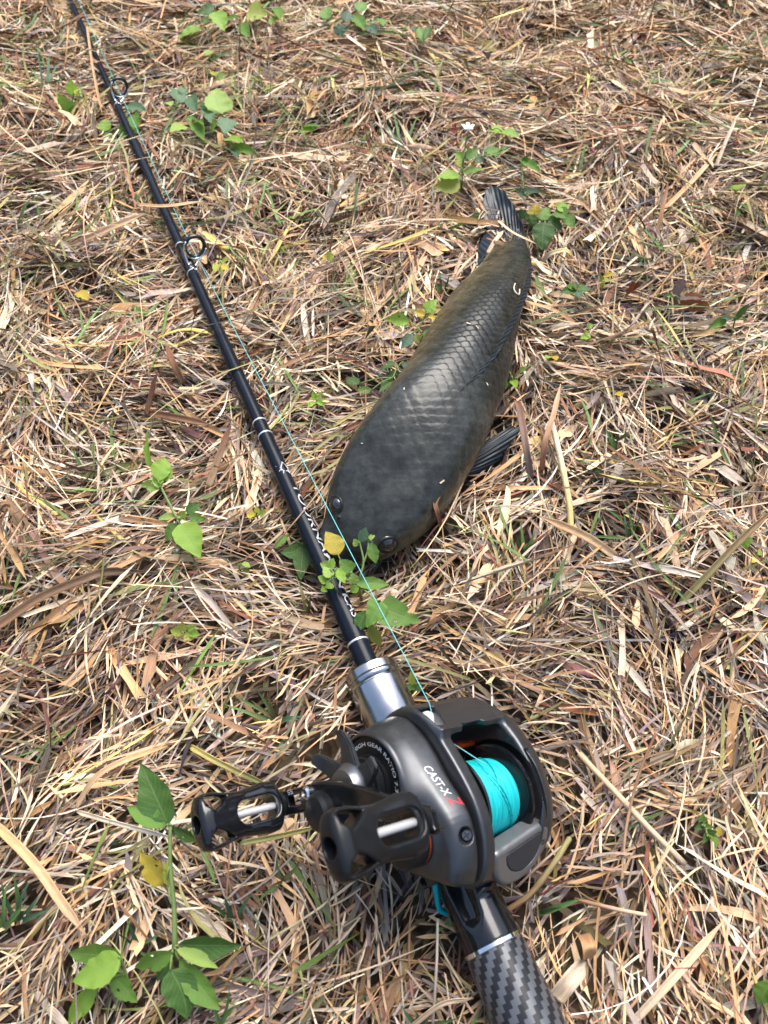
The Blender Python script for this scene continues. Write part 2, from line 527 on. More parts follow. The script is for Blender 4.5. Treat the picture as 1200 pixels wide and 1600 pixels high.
bp = nn.new('ShaderNodeBump'); bp.inputs['Strength'].default_value = .35; bp.inputs['Distance'].default_value = .0006
t6 = nn.new('ShaderNodeTexNoise'); t6.inputs['Scale'].default_value = 420; t6.inputs['Detail'].default_value = 4
ll.new(tcf.outputs['Object'], t6.inputs['Vector'])
ll.new(t6.outputs['Fac'], bp.inputs['Height']); ll.new(bp.outputs[0], nn['Principled BSDF'].inputs['Normal'])
M['fin'] = mat('dark_blue_fin', (.009, .015, .021), .36, 0, .25, .05, .15, None, (180, .5))
M['eye'] = mat('fish_eye', (.01, .009, .006), .06, 0, .6, .8, .03)
M['iris'] = mat('fish_iris', (.05, .035, .015), .25)

# ------------------------------------------------------------------ value noise
def vnoise(x, y, seed, scale):
    r = np.random.default_rng(seed).random((64, 64))
    u = np.asarray(x) / scale + 1000; v = np.asarray(y) / scale + 1000
    i = np.floor(u).astype(int); j = np.floor(v).astype(int)
    a = u - i; b = v - j
    a = a * a * (3 - 2 * a); b = b * b * (3 - 2 * b)
    g = lambda p, q: r[p % 64, q % 64]
    return (g(i, j) * (1 - a) + g(i + 1, j) * a) * (1 - b) + (g(i, j + 1) * (1 - a) + g(i + 1, j + 1) * a) * b

# ------------------------------------------------------------------ ground sheet
gx = np.concatenate([[-300, -80, -20, -6, -2.5], np.linspace(-1.6, 1.6, 161), [2.5, 6, 20, 80, 300]])
gy = np.concatenate([[-300, -80, -20, -6, -2.5], np.linspace(-1.0, 2.4, 171), [3.5, 7, 20, 80, 300]])
GX, GY = np.meshgrid(gx, gy, indexing='ij')
GZ = (vnoise(GX, GY, 3, .07) - .5) * .006 + (vnoise(GX, GY, 4, .025) - .5) * .003 - .004
GZ[(abs(GX) > 1.7) | (GY > 2.5) | (GY < -1.1)] = 0.0
gm = fast_mesh('ground', np.stack([GX, GY, GZ], -1), grid_faces(len(gx), len(gy)))
gm.flip_normals()
tag(link('ground', gm, M['soil']), 'dark soil under the dry cut grass', None, None, 'structure')

# ------------------------------------------------------------------ the dry grass litter
FISH_L = [(500, 838), (501, 795), (513, 752), (535, 712), (560, 678), (590, 640), (620, 605), (645, 568), (665, 530), (684, 495), (704, 460), (727, 438), (748, 414), (764, 390), (780, 369)]
FISH_R = [(562, 886), (618, 866), (668, 828), (706, 782), (733, 735), (754, 690), (771, 646), (786, 603), (797, 560), (806, 520), (815, 482), (822, 446), (824, 424), (822, 398), (818, 374)]
fish_poly = np.array([at(*p, .03)[:2] for p in FISH_L] + [at(*p, .03)[:2] for p in FISH_R[::-1]] + [at(527, 878, .025)[:2]])
fish_sd = sd_poly(fish_poly)


def rod_radius(t):
    return np.interp(t, [-.2, 0, .1, .138, .1381, .315, .515, .8, 1.1], [.0165, .0135, .013, .013, .0060, .0047, .0039, .0031, .0026])


STRAW = dict(
    tan=(.53, .355, .205), pale=(.66, .505, .335), grey=(.44, .355, .275), brown=(.265, .148, .078), red=(.22, .088, .05), orange=(.55, .32, .145),
    dark=(.10, .07, .046), olive=(.25, .235, .09), yellow=(.52, .41, .12), green=(.11, .17, .045), white=(.64, .55, .42), greydark=(.23, .18, .145))


def pick_cols(n, weights):
    keys = list(weights); p = np.array([weights[k] for k in keys], float); p /= p.sum()
    c = np.array([STRAW[k] for k in keys])[rng.choice(len(keys), n, p=p)]
    return c * rng.uniform(.72, 1.25, (n, 1)) * rng.normal(1, .02, (n, 3))


def make_blades(cx, cy, cz, th, L, W, pitch, roll, curve, sag, taper, col0, col1, nseg, fold, ends):
    """ribbons: returns V (n,nseg+1,3,3) and per-vertex attributes"""
    n = len(cx)
    s = np.linspace(0, 1, nseg + 1)[None, :]
    u = s - .5
    thl = th[:, None] + curve[:, None] * u
    dx = np.cos(thl); dy = np.sin(thl)
    step = L[:, None] / nseg
    px = np.cumsum(dx, 1) * step; px -= px.mean(1, keepdims=True)
    py = np.cumsum(dy, 1) * step; py -= py.mean(1, keepdims=True)
    pz = np.tan(pitch)[:, None] * u * L[:, None] - sag[:, None] * L[:, None] * (4 * u * u - .35)
    P = np.stack([cx[:, None] + px * np.cos(pitch)[:, None], cy[:, None] + py * np.cos(pitch)[:, None], cz[:, None] + pz], -1)
    side = np.stack([-dy, dx, np.zeros_like(dx)], -1)
    tw = roll[:, None] + (rng.normal(0, .5, (n, 1)) * u)
    cr, sr = np.cos(tw), np.sin(tw)
    sv = side * cr[..., None]; sv[..., 2] += sr
    nv = -side * sr[..., None]; nv[..., 2] += cr
    wprof = np.where(taper[:, None] > 0, (1 - s) ** .6 * (1 - np.exp(-s * 14)) * 1.1 + .06, np.ones_like(s))
    wprof = np.where(taper[:, None] < 0, .85 + .15 * np.sin(s * 9 + cx[:, None] * 900), wprof)
    wv = W[:, None] * .5 * wprof
    jag = rng.normal(0, .75, (n, 3)) * W[:, None]
    Lf = P - sv * wv[..., None] + nv * (wv * fold[:, None])[..., None]
    Rt = P + sv * wv[..., None] + nv * (wv * fold[:, None])[..., None]
    V = np.stack([Lf, P, Rt], 2)
    if ends:                                           # torn, uneven ends
        V[:, -1, :, 0] += jag * np.cos(th)[:, None]; V[:, -1, :, 1] += jag * np.sin(th)[:, None]
        jag2 = rng.normal(0, .75, (n, 3)) * W[:, None]
        V[:, 0, :, 0] += jag2 * np.cos(th)[:, None]; V[:, 0, :, 1] += jag2 * np.sin(th)[:, None]
    c = col0[:, None, :] * (1 - s[..., None]) + col1[:, None, :] * s[..., None]
    c = np.repeat(c[:, :, None, :], 3, 2) * np.array([.97, 1.0, 1.03])[None, None, :, None]
    off = rng.uniform(0, 500, n)
    al = np.stack([np.broadcast_to((s * L[:, None] * 4)[..., None], V.shape[:3]),
                   (np.array([-1, 0, 1.])[None, None, :] * W[:, None, None] * 550) + off[:, None, None] * np.ones((1, nseg + 1, 1)),
                   np.broadcast_to(off[:, None, None], V.shape[:3])], -1)
    return V, c, al


def blade_faces(n, nseg):
    b = np.arange(n)[:, None, None, None] * (nseg + 1) * 3
    i = np.arange(nseg)[None, :, None, None] * 3
    j = np.arange(2)[None, None, :, None]
    q = np.array([0, 1, 4, 3])[None, None, None, :]
    return (b + i + j + q).reshape(-1, 4)


def cull(V, keep_rod=0):
    """drop ribbons that would run through the rod, the reel or the fish"""
    P = V[:, :, 1, :]
    rel = P - A
    t = rel @ YL
    perp = rel - t[..., None] * YL
    hd = np.hypot(perp @ _r, 0 * t)
    rr = rod_radius(t)
    hit = (t > -.2) & (t < 1.15) & (abs(perp @ _r) < rr + .0012) & (P[..., 2] > (A + t[..., None] * YL)[..., 2] - rr * .75)
    for (b_, t_, hw_) in LIES:
        d_ = (t_ - b_); L2 = d_[:2] @ d_[:2] + 1e-12
        lo_ = np.minimum(b_, t_)[:2] - hw_ - .003; hi_ = np.maximum(b_, t_)[:2] + hw_ + .003
        sel = np.flatnonzero(((P[..., 0] > lo_[0]) & (P[..., 0] < hi_[0]) & (P[..., 1] > lo_[1]) & (P[..., 1] < hi_[1])).ravel())
        if not len(sel): continue
        pp_ = P.reshape(-1, 3)[sel]
        u_ = np.clip(((pp_[:, :2] - b_[:2]) @ d_[:2]) / L2, 0, 1)
        dd_ = np.linalg.norm(pp_[:, :2] - b_[:2] - u_[:, None] * d_[:2], axis=1)
        bad = (dd_ < hw_ + .0015) & (pp_[:, 2] > b_[2] + u_ * d_[2] - .0015)
        hit.ravel()[sel[bad]] = True
    q = (P - O) @ RM.T
    hit |= (abs(q[..., 0]) < .05) & (q[..., 1] > -.042) & (q[..., 1] < .052) & (P[..., 2] > .014)
    hit |= (q[..., 0] > -.112) & (q[..., 0] < -.03) & (q[..., 1] > -.03) & (q[..., 1] < .055) & (P[..., 2] > .016)
    xy = P[..., :2].reshape(-1, 2)
    near = np.zeros(len(xy), bool)
    lo, hi = fish_poly.min(0) - .01, fish_poly.max(0) + .01
    bb = ((xy > lo) & (xy < hi)).all(1)
    near[bb] = fish_sd(xy[bb, 0], xy[bb, 1]) < -.004
    hit |= near.reshape(P.shape[:2]) & (P[..., 2] > .006)
    return ~hit.any(1)


def positions(n, region):
    """region = 'view' (what the photograph covers, with margin) or 'around'"""
    if region == 'view':
        y = rng.uniform(-.09, 1.22, n * 3)
        half = .24 + .36 * (y + .05)
        x = rng.uniform(-.75, .75, n * 3)
        ok = abs(x) < half
        return x[ok][:n], y[ok][:n]
    y = rng.uniform(-.75, 2.2, n * 4); x = rng.uniform(-1.45, 1.45, n * 4)
    ok = ~((abs(x) < .22 + .36 * (y + .05)) & (y > -.08) & (y < 1.2))
    return x[ok][:n], y[ok][:n]


def top_h(x, y):
    h = .004 + .021 * vnoise(x, y, 21, .055) ** 1.5 + .009 * vnoise(x, y, 22, .02)
    q = np.stack([x, y, np.full_like(x, .02)], -1)
    t = (q - A) @ YL
    d = abs((q - A) @ _r)
    press = np.clip((d - .006) / .02, 0, 1)
    press = np.where((t > -.2) & (t < 1.2), .35 + .65 * press, 1)
    return h * press


# ------------------------------------------------------------------ the fish: one continuous body, fins and eyes its parts
def build_fish():
    Lp = np.array([at(*p, .022) for p in FISH_L]); Rp = np.array([at(*p, .022) for p in FISH_R])
    Cn = (Lp + Rp) / 2
    # nose cap
    nose = at(530, 880, .022)
    Wd = np.linalg.norm(Rp - Lp, axis=1) / 2
    roll = np.radians([0, 0, 2, 6, 13, 22, 31, 39, 46, 53, 60, 65, 69, 71, 72])
    q = np.array([1.45, 1.45, 1.42, 1.3, 1.15, 1.05, 1.0, .95, .88, .8, .7, .6, .48, .36, .26])
    # widths were read across the picture; the spine runs obliquely, so use the part across the spine
    T = np.gradient(Cn, axis=0); T /= np.linalg.norm(T, axis=1)[:, None]
    D = (Rp - Lp) / (2 * Wd[:, None])
    cs = np.abs(D[:, 0] * -T[:, 1] + D[:, 1] * T[:, 0]); Wd = Wd * np.clip(cs, .6, 1)
    b = Wd / np.sqrt(q ** 2 * np.cos(roll) ** 2 + np.sin(roll) ** 2)
    a = q * b
    # the outline was seen at the height of the spine: raise it there and measure again
    for _ in range(3):
        V0 = np.sqrt(a ** 2 * np.sin(roll) ** 2 + b ** 2 * np.cos(roll) ** 2)
        zc = .0035 + V0 * np.interp(np.arange(15), [0, 3, 8, 14], [.95, 1.05, 1.0, 1.0])
        Lp = np.array([at(*p, z) for p, z in zip(FISH_L, zc)]); Rp = np.array([at(*p, z) for p, z in zip(FISH_R, zc)])
        Cn = (Lp + Rp) / 2; Wd = np.linalg.norm(Rp - Lp, axis=1) / 2
        T = np.gradient(Cn, axis=0); T /= np.linalg.norm(T, axis=1)[:, None]
        D = (Rp - Lp) / (2 * Wd[:, None])
        cs = np.abs(D[:, 0] * -T[:, 1] + D[:, 1] * T[:, 0]); Wd = Wd * np.clip(cs, .6, 1)
        b = Wd / np.sqrt(q ** 2 * np.cos(roll) ** 2 + np.sin(roll) ** 2); a = q * b
    nose = at(531, 880, zc[0])
    # add nose sections
    s = np.concatenate([[0], np.cumsum(np.linalg.norm(np.diff(Cn[:, :2], axis=0), axis=1))])
    nl = np.linalg.norm((Cn[0] - nose)[:2])
    s = s + nl
    # resample
    m = 600
    sf = np.concatenate([nl * (1 - np.cos(np.linspace(0, math.pi / 2, 26))), np.linspace(nl, s[-1], m - 25)[1:]])
    def rs(vals, v0):
        full = np.concatenate([[v0], vals]); sx = np.concatenate([[0], s])
        r = np.interp(np.linspace(0, s[-1], 1200), sx, full)
        k = np.hanning(95); k /= k.sum()
        r2 = np.convolve(np.pad(r, 47, mode='reflect', reflect_type='odd'), k, 'valid')
        return np.interp(sf, np.linspace(0, s[-1], 1200), r2)
    cx = rs(Cn[:, 0], nose[0]); cy = rs(Cn[:, 1], nose[1])
    aa = rs(a, a[0] * .93); bb = rs(b, b[0] * .70); rr = rs(roll, 0)
    cap = np.where(sf < nl * 1.25, np.sqrt(np.clip(1 - (1 - np.clip(sf / (nl * 1.25), 0, 1)) ** 2.4, 0.0004, 1)), 1)
    aa = aa * cap; bb = bb * (.45 + .55 * cap) * np.where(sf < nl * .25, np.sqrt(np.clip(sf / (nl * .25), .003, 1)), 1)
    e_ = np.clip((sf - (s[-1] - .03)) / .03, 0, 1)
    aa *= 1 - .82 * e_ ** 1.6; bb *= np.sqrt(np.clip(1 - np.clip((e_ - .93) / .07, 0, 1) ** 2, .2, 1))
    V_ = np.sqrt(aa ** 2 * np.sin(rr) ** 2 + bb ** 2 * np.cos(rr) ** 2)
    cz = .0035 + V_ + .003 * np.clip((sf - .3) / .1, 0, 1)
    k = np.hanning(31); k /= k.sum()
    czs = np.convolve(np.pad(cz, 15, mode='edge'), k, 'valid'); czs[:26] = np.maximum(cz[:26], czs[26] * .80); cz = czs
    P = np.stack([cx, cy, cz], 1)
    T = np.gradient(P, axis=0); T /= np.linalg.norm(T, axis=1)[:, None] + 1e-12
    T[:20] = T[20]
    right = np.cross(T, [0, 0, 1.]); right /= np.linalg.norm(right, axis=1)[:, None]      # looking nose -> tail
    upv = np.cross(right, T)
    # nose->tail direction points away from the viewer: `right` is picture right
    lat = right * np.cos(rr)[:, None] - upv * np.sin(rr)[:, None]
    dor = upv * np.cos(rr)[:, None] + right * np.sin(rr)[:, None]
    nth = 340
    th = np.linspace(0, 2 * math.pi, nth, endpoint=False)
    ct, st = np.cos(th), np.sin(th)
    nexp = np.interp(sf, [0, .05, .12, .2, .5], [2.5, 2.6, 2.4, 2.15, 2.0])[:, None]
    den = (np.abs(ct[None]) ** nexp + np.abs(st[None]) ** nexp) ** (1 / nexp)
    X = aa[:, None] * ct[None] / den; Y = bb[:, None] * st[None] / den
    # belly flattens where it lies on the ground is left to the litter; flat-topped head
    headf = np.clip(1 - (sf - .03) / .10, 0, 1)[:, None]
    Y = np.where(Y > 0, Y * (1 - .16 * headf * (1 - np.abs(ct[None]) ** 3)), Y)
    Pv = P[:, None, :] + lat[:, None, :] * X[..., None] + dor[:, None, :] * Y[..., None]
    Nv = np.cross(np.gradient(Pv, axis=1), np.gradient(Pv, axis=0)); Nv /= np.linalg.norm(Nv, axis=2)[..., None] + 1e-12
    Nv *= np.sign((Nv * (Pv - P[:, None, :])).sum(-1, keepdims=True) + 1e-12)
    # scales: staggered rows, each a plate that rises towards the tail
    nrow = 46
    pu = .0063
    row_f = th / (2 * math.pi) * nrow
    row = np.floor(row_f)
    su = sf[:, None] / pu
    best = None
    hgt = np.zeros((m, nth)); rim = np.zeros((m, nth)); rid = np.zeros((m, nth))
    for dr in (-1, 0, 1):
        rw = (row + dr) % nrow
        v = row_f - (row + dr) - .5
        off = (rw % 2) * .5
        for du in (0, 1):
            c = np.floor(su - off[None]) - du + off[None]
            u = su - c                                   # 0 at the front of that plate, rear edge rounded
            ln = 1.35 - .55 * np.clip(np.abs(v) / .95, 0, 1)[None] ** 2
            ins = (u < ln) & (np.abs(v)[None] < .95) & (u >= 0)
            hh = u / 1.35 + .35 * (1 - v ** 2)[None] * 0.5
            ed = np.clip((ln - u) / .22, 0, 1)
            hh = hh * np.sqrt(ed)
            upd = ins & (hh > hgt)
            hgt = np.where(upd, hh, hgt); rim = np.where(upd, 1 - ed, rim)
            rid = np.where(upd, np.sin(rw * 12.9898 + np.round(c * 2) * 78.233) * 43758.5453 % 1, rid)
    amp = np.interp(sf, [0, .05, .10, .17, .3, .6], [0, .0001, .0005, .0010, .0009, .0006])[:, None]
    # crown of the head: large uneven plates, nothing sharp
    hx = Pv[..., 0]; hy = Pv[..., 1]
    big = (vnoise(hx, hy, 41, .011) - .5) * .0006 + (vnoise(hx, hy, 42, .004) - .5) * .0003
    hamp = np.interp(sf, [0, .02, .13, .2], [.5, 1, .7, .1])[:, None]
    # gill cover edge and cheek
    gill = np.exp(-((sf[:, None] - .128 - .012 * np.cos(th * 2)[None]) / .0035) ** 2) * np.clip(-np.abs(st)[None] + .85, 0, 1) * -.0016
    Pd = Pv + Nv * (hgt * amp + big * hamp + gill)[..., None]
    # mouth line round the snout
    ml = np.exp(-((st[None] + .18) / .09) ** 2) * np.clip(1 - sf[:, None] / .055, 0, 1) * -.0018
    Pd = Pd + Nv * ml[..., None]
    # skin colours: dark back, olive mottled flank, pale belly
    back = np.array([.0130, .0138, .0122]); flank = np.array([.050, .042, .024]); belly = np.array([.22, .20, .14])
    f1 = np.clip((.62 - st) / .7, 0, 1)[None, :, None]; f2 = np.clip((-.55 - st) / .3, 0, 1)[None, :, None]
    col = back * (1 - f1) + flank * f1
    col = col * (1 - f2) + belly * f2
    mot = vnoise(sf[:, None] * 1.0 + 0 * th[None], th[None] * .03 + 0 * sf[:, None], 51, .012)
    mot2 = vnoise(sf[:, None] * 1.0 + 0 * th[None], th[None] * .03 + 0 * sf[:, None], 52, .004)
    hd_ = np.clip((.15 - sf) / .05, 0, 1)[:, None]  # head mask: pale mottling, plus a colour lift painted in for sheen
    col = col * (.55 + .7 * mot + .35 * mot2 + hd_ * 1.1 + hd_ * 2.2 * (np.clip(mot2 - .35, 0, 1) * np.clip(mot - .3, 0, 1)))[..., None]
    body_scale = np.clip((sf - .09) / .06, 0, 1)[:, None]
    col = col * (1 + body_scale * (.5 * (rid - .5) + .7 * (hgt - .5)) - .45 * body_scale * rim)[..., None]
    F = grid_faces(m, nth, True)
    Vt = Pd.reshape(-1, 3)
    me = fast_mesh('body', Vt, F)
    bm = bmesh.new(); bm.from_mesh(me)
    bm.verts.ensure_lookup_table()
    bm.faces.new([bm.verts[j] for j in range(nth)]); bm.faces.new([bm.verts[(m - 1) * nth + j] for j in range(nth)][::-1])
    bmesh.ops.recalc_face_normals(bm, faces=bm.faces)
    bm.to_mesh(me); bm.free()
    me.polygons.foreach_set('use_smooth', [True] * len(me.polygons))
    point_attr(me, 'tint', 'FLOAT_COLOR', np.hstack([np.clip(col.reshape(-1, 3), .003, .6), np.ones((m * nth, 1))]))
    rt = empty('fish', (P[330][0], P[330][1], 0), 'dark wet snakehead fish lying belly down on the dry grass beside the rod', 'fish')
    rt_inv = Matrix.Translation(-Vector(rt.location))
    def part(name, mesh, m_, par=None):
        if par is None:
            mesh.transform(rt_inv)
            return link(name, mesh, m_, rt)
    part('body', me, M['fish'])

    # where a picture ray meets the body: nearest of the upper surface points
    up_pts = Pd.reshape(-1, 3)
    nrm_pts = Nv.reshape(-1, 3)
    def hit(px, py):
        d = ray(px, py); d = d / np.linalg.norm(d)
        rel = up_pts - C0
        t = rel @ d
        dist = np.linalg.norm(rel - t[:, None] * d, axis=1) + np.where((nrm_pts @ d) > 0, 1, 0) + t * .02
        i = np.argmin(dist)
        return up_pts[i], nrm_pts[i]
    for (px, py) in ((523, 790), (607, 852)):
        p, n_ = hit(px, py)
        R = .0060
        n_ = n_ * np.array([1, 1, .8]); n_ /= np.linalg.norm(n_)
        bm = bmesh.new(); bmesh.ops.create_uvsphere(bm, u_segments=36, v_segments=24, radius=R)
        c = p - n_ * R * .58
        bmesh.ops.translate(bm, verts=bm.verts, vec=c)
        part('eye', bm_mesh('eye', bm, True), M['eye'])
        # lid: soft ring of skin round the eye
        T1 = np.cross(n_, [0.3, .2, 1]); T1 /= np.linalg.norm(T1); T2 = np.cross(n_, T1)
        V = []; kk = 44; nr = 10
        for i in range(kk):
            ang = 2 * math.pi * i / kk; rd = T1 * math.cos(ang) + T2 * math.sin(ang)
            for j in range(nr):
                bt = 2 * math.pi * j / nr
                V.append(c + n_ * R * .56 + rd * (R * .84 + .0012 * math.cos(bt)) + n_ * (.0007 * math.sin(bt) - .0003))
        F_ = [((i * nr + j), (i * nr + (j + 1) % nr), (((i + 1) % kk) * nr + (j + 1) % nr), (((i + 1) % kk) * nr + j)) for i in range(kk) for j in range(nr)]
        lm_ = py_mesh('eye_rim', V, F_)
        bm = bmesh.new(); bm.from_mesh(lm_); bmesh.ops.recalc_face_normals(bm, faces=bm.faces); bm.to_mesh(lm_); bm.free()
        point_attr(lm_, 'tint', 'FLOAT_COLOR', np.tile([.014, .015, .015, 1], (len(V), 1)))
        part('eye_rim', lm_, M['fish'])
    for (px, py) in ((530, 808), (581, 848)):
        p, n_ = hit(px, py)
        bm = bmesh.new(); bmesh.ops.create_uvsphere(bm, u_segments=14, v_segments=8, radius=.0015)
        bmesh.ops.translate(bm, verts=bm.verts, vec=p - n_ * .0007)
        part('nostril', bm_mesh('nostril', bm, True), M['black_matt'])

    # fins: webbed sheets with raised rays, real thickness
    def fin(name, root, tip, nrays, thick=.0007, ridge=.0004, n=36, wob=.001, z_arch=0.0):
        """root and tip are matching polylines (base to free edge)"""
        r_ = smooth_path(root, nrays * 6 + 1); t_ = smooth_path(tip, nrays * 6 + 1)
        nu = len(r_)
        u = np.linspace(0, 1, n)
        G = r_[:, None, :] * (1 - u)[None, :, None] + t_[:, None, :] * u[None, :, None]
        G[..., 2] += z_arch * np.sin(u * math.pi)[None]
        nv_ = np.cross(np.gradient(G, axis=0), np.gradient(G, axis=1)); nv_ /= np.linalg.norm(nv_, axis=2)[..., None] + 1e-12
        if nv_[..., 2].mean() < 0: nv_ = -nv_
        rayp = np.cos(np.arange(nu) / 6 * 2 * math.pi)[:, None] * ridge * (1 - .6 * u)[None]
        wv = (vnoise(G[..., 0], G[..., 1], 61, .012) - .5) * wob
        rag = (vnoise(np.arange(nu) * .001, np.zeros(nu), 62, .003) - .5) * .10
        G = G + (t_ - r_)[:, None, :] * (rag[:, None] * (u ** 3)[None])[..., None]
        th_ = thick * (1 - .75 * u)[None] * np.ones((nu, 1))
        top = G + nv_ * (th_ / 2 + rayp + wv)[..., None]; bot = G - nv_ * (th_ / 2 - rayp * .5 - wv)[..., None]
        V = np.vstack([top.reshape(-1, 3), bot.reshape(-1, 3)])
        f = grid_faces(nu, n)
        off = nu * n
        F_ = [tuple(x) for x in f] + [tuple(x[::-1] + off) for x in f]
        for i in range(nu - 1):
            F_.append((i * n + n - 1, (i + 1) * n + n - 1, (i + 1) * n + n - 1 + off, i * n + n - 1 + off))
            F_.append((i * n, i * n + off, (i + 1) * n + off, (i + 1) * n))
        for i in (0, nu - 1):
            for j in range(n - 1):
                F_.append((i * n + j, i * n + j + off, i * n + j + 1 + off, i * n + j + 1) if i == 0 else (i * n + j, i * n + j + 1, i * n + j + 1 + off, i * n + j + off))
        me_ = py_mesh(name, V, F_)
        bm = bmesh.new(); bm.from_mesh(me_); bmesh.ops.recalc_face_normals(bm, faces=bm.faces); bm.to_mesh(me_); bm.free()
        me_.polygons.foreach_set('use_smooth', [True] * len(me_.polygons))
        return part(name, me_, M['fin'])
    for (b_, t_, h_) in (((800, 385, .02), (780, 300, .012), .013), ((765, 398, .012), (752, 380, .009), .006), ((735, 730, .016), (806, 670, .013), .008)): LIES.append((at(*b_), at(*t_), h_))
    a3 = lambda pts: np.array([at(*p) for p in pts])
    fin('tail_fin', np.array([P[m - 16] + dor[m - 16] * bb[m - 16] * k_ for k_ in (-.9, -.3, .3, .9)]),
        a3([(753, 342, .012), (757, 306, .014), (766, 288, .015), (782, 296, .017), (798, 312, .018), (809, 334, .018), (819, 356, .018)]), 12, .0016, .0004, 40, .003)
    fin('anal_fin', a3([(735, 432, .012), (752, 408, .012), (768, 384, .013), (778, 372, .013)]),
        a3([(728, 428, .009), (743, 396, .009), (752, 374, .010), (757, 362, .010)]), 10, .0010, .0004, 20)
    fin('pectoral_fin', a3([(716, 748, .016), (726, 738, .018), (737, 722, .018), (744, 706, .016)]),
        a3([(755, 738, .010), (784, 712, .013), (812, 672, .017), (800, 664, .014)]), 9, .0010, .0006, 26, .002)
    # long dorsal fin folded over to the right
    i0 = int(np.argmin(abs(sf - np.interp(.0, [0], [0])))) 
    jd = int(nth / 4)
    ridge_line = Pd[:, jd, :]
    pj = np.array([[600 + FPX * ((p - C0) @ RT) / ((p - C0) @ FW), 800 - FPX * ((p - C0) @ UP) / ((p - C0) @ FW)] for p in ridge_line])
    i_start = int(np.argmin(abs(pj[:, 1] - 622) + (np.arange(m) < 40) * 1e3)); i_end = int(np.argmin(abs(pj[:, 1] - 388) + (np.arange(m) < 40) * 1e3))
    ii = np.linspace(i_start, i_end, 26).astype(int)
    hprof = .0075 * np.sin(np.clip(np.linspace(0, 1, 26), 0, 1) * math.pi) ** .45 + .0012
    lean = (dor[ii] * .16 + lat[ii] * .62 + T[ii] * .85)
    base = ridge_line[ii] - dor[ii] * .0006
    fin('dorsal_fin', base, base + lean * hprof[:, None] + T[ii] * .004, 30, .0009, .0006, 14)
    return rt, hit


fish, fish_hit = build_fish()
# ------------------------------------------------------------------ the casting reel
def fpt(m_, o): pass


def place_local(o_empty, origin):
    o_empty.matrix_world = Matrix(((XL[0], YL[0], ZL[0], origin[0]), (XL[1], YL[1], ZL[1], origin[1]), (XL[2], YL[2], ZL[2], origin[2]), (0, 0, 0, 1)))


def loc_ray(px, py):
    """ray of the photograph in the reel's own axes (mm): origin, direction"""
    return (RM @ (C0 - O)) * 1000, RM @ (ray(px, py) / np.linalg.norm(ray(px, py)))


def trace(f, px, py, start=180.0):
    o_, d_ = loc_ray(px, py)
    t = start
    for _ in range(90):
        p = o_ + t * d_
        v = float(f(np.array([p[0]]), np.array([p[1]]), np.array([p[2]]))[0])
        t += v * .8
        if abs(v) < .02: break
    return o_ + t * d_


SP_Y, SP_Z = -2.0, 26.0          # spool axis
SH_Y, SH_Z = 20.0, 15.6          # drive shaft axis
PL = closed_path([(43, 18), (42, 27), (38, 33), (29, 36), (17, 40), (3, 44), (-9, 46), (-18, 44), (-26, 40), (-32, 34.5), (-34, 28), (-25, 14), (-14, 3), (0, -4), (18, -7), (34, -4), (41, 7)], 64)
PL_d = sd_poly(PL)
PP_d = sd_poly(closed_path([(46, 14), (44.5, 28), (37, 40), (24, 48), (6, 51), (-12, 48), (-25, 40), (-33, 28), (-34, 16), (-28, 4), (-14, -4), (5, -8), (25, -7), (40, 0)], 64))
PW_d = sd_poly(closed_path([(46, 18), (45, 30), (39, 40), (29, 45), (16, 47.5), (0, 49), (-10, 48.5), (-19, 46), (-27, 41.5), (-33, 35.5), (-35, 28), (-26, 13), (-14, 2), (0, -4), (18, -7), (36, -4), (44, 7)], 64))
HOOD_d = sd_poly([(47, 6), (47.5, 22), (46, 31), (41, 38.5), (33, 44.5), (25, 49), (23, 47), (27, 43), (34, 37), (39, 29), (40, 20), (39.5, 6)])


def cyl_x(y, z, cy, cz, r): return np.hypot(y - cy, z - cz) - r


def f_cover(x, y, z):
    # gear-side cover: plate that swells outwards into a boss round the drive shaft
    xs = -22.6 - x                                   # distance out from the seam
    d2 = PL_d(y, z)
    body = ext(d2 + np.clip(xs, 0, 40) ** 2 * .020, abs(xs - 6.5) - 6.5, 3.0)
    boss = ext(cyl_x(y, z, SH_Y, SH_Z, 24.0) + np.clip(xs, 0, 40) * .09, abs(xs - 10.2) - 10.2, 2.2)
    nub = ext(cyl_x(y, z, SP_Y - 1, SP_Z - 6, 17.0), abs(xs - 7.5) - 7.5, 4.0)
    d = smin(smin(body, nub, 8), boss, 9)
    d = np.maximum(d, x + 22.6)
    # recess for the printed ring
    d = smax(d, -ext(cyl_x(y, z, SH_Y, SH_Z, 20.4), abs(x + 45) - 4.3, .3), .5)
    # screw pocket
    sc = SCREW
    d = np.maximum(d, -(np.sqrt((x - sc[0]) ** 2 + (y - sc[1]) ** 2 + (z - sc[2]) ** 2) - 3.5))
    return d


SCREW = (0, 0, 500.)
SCREW = tuple(trace(f_cover, 729, 1306))


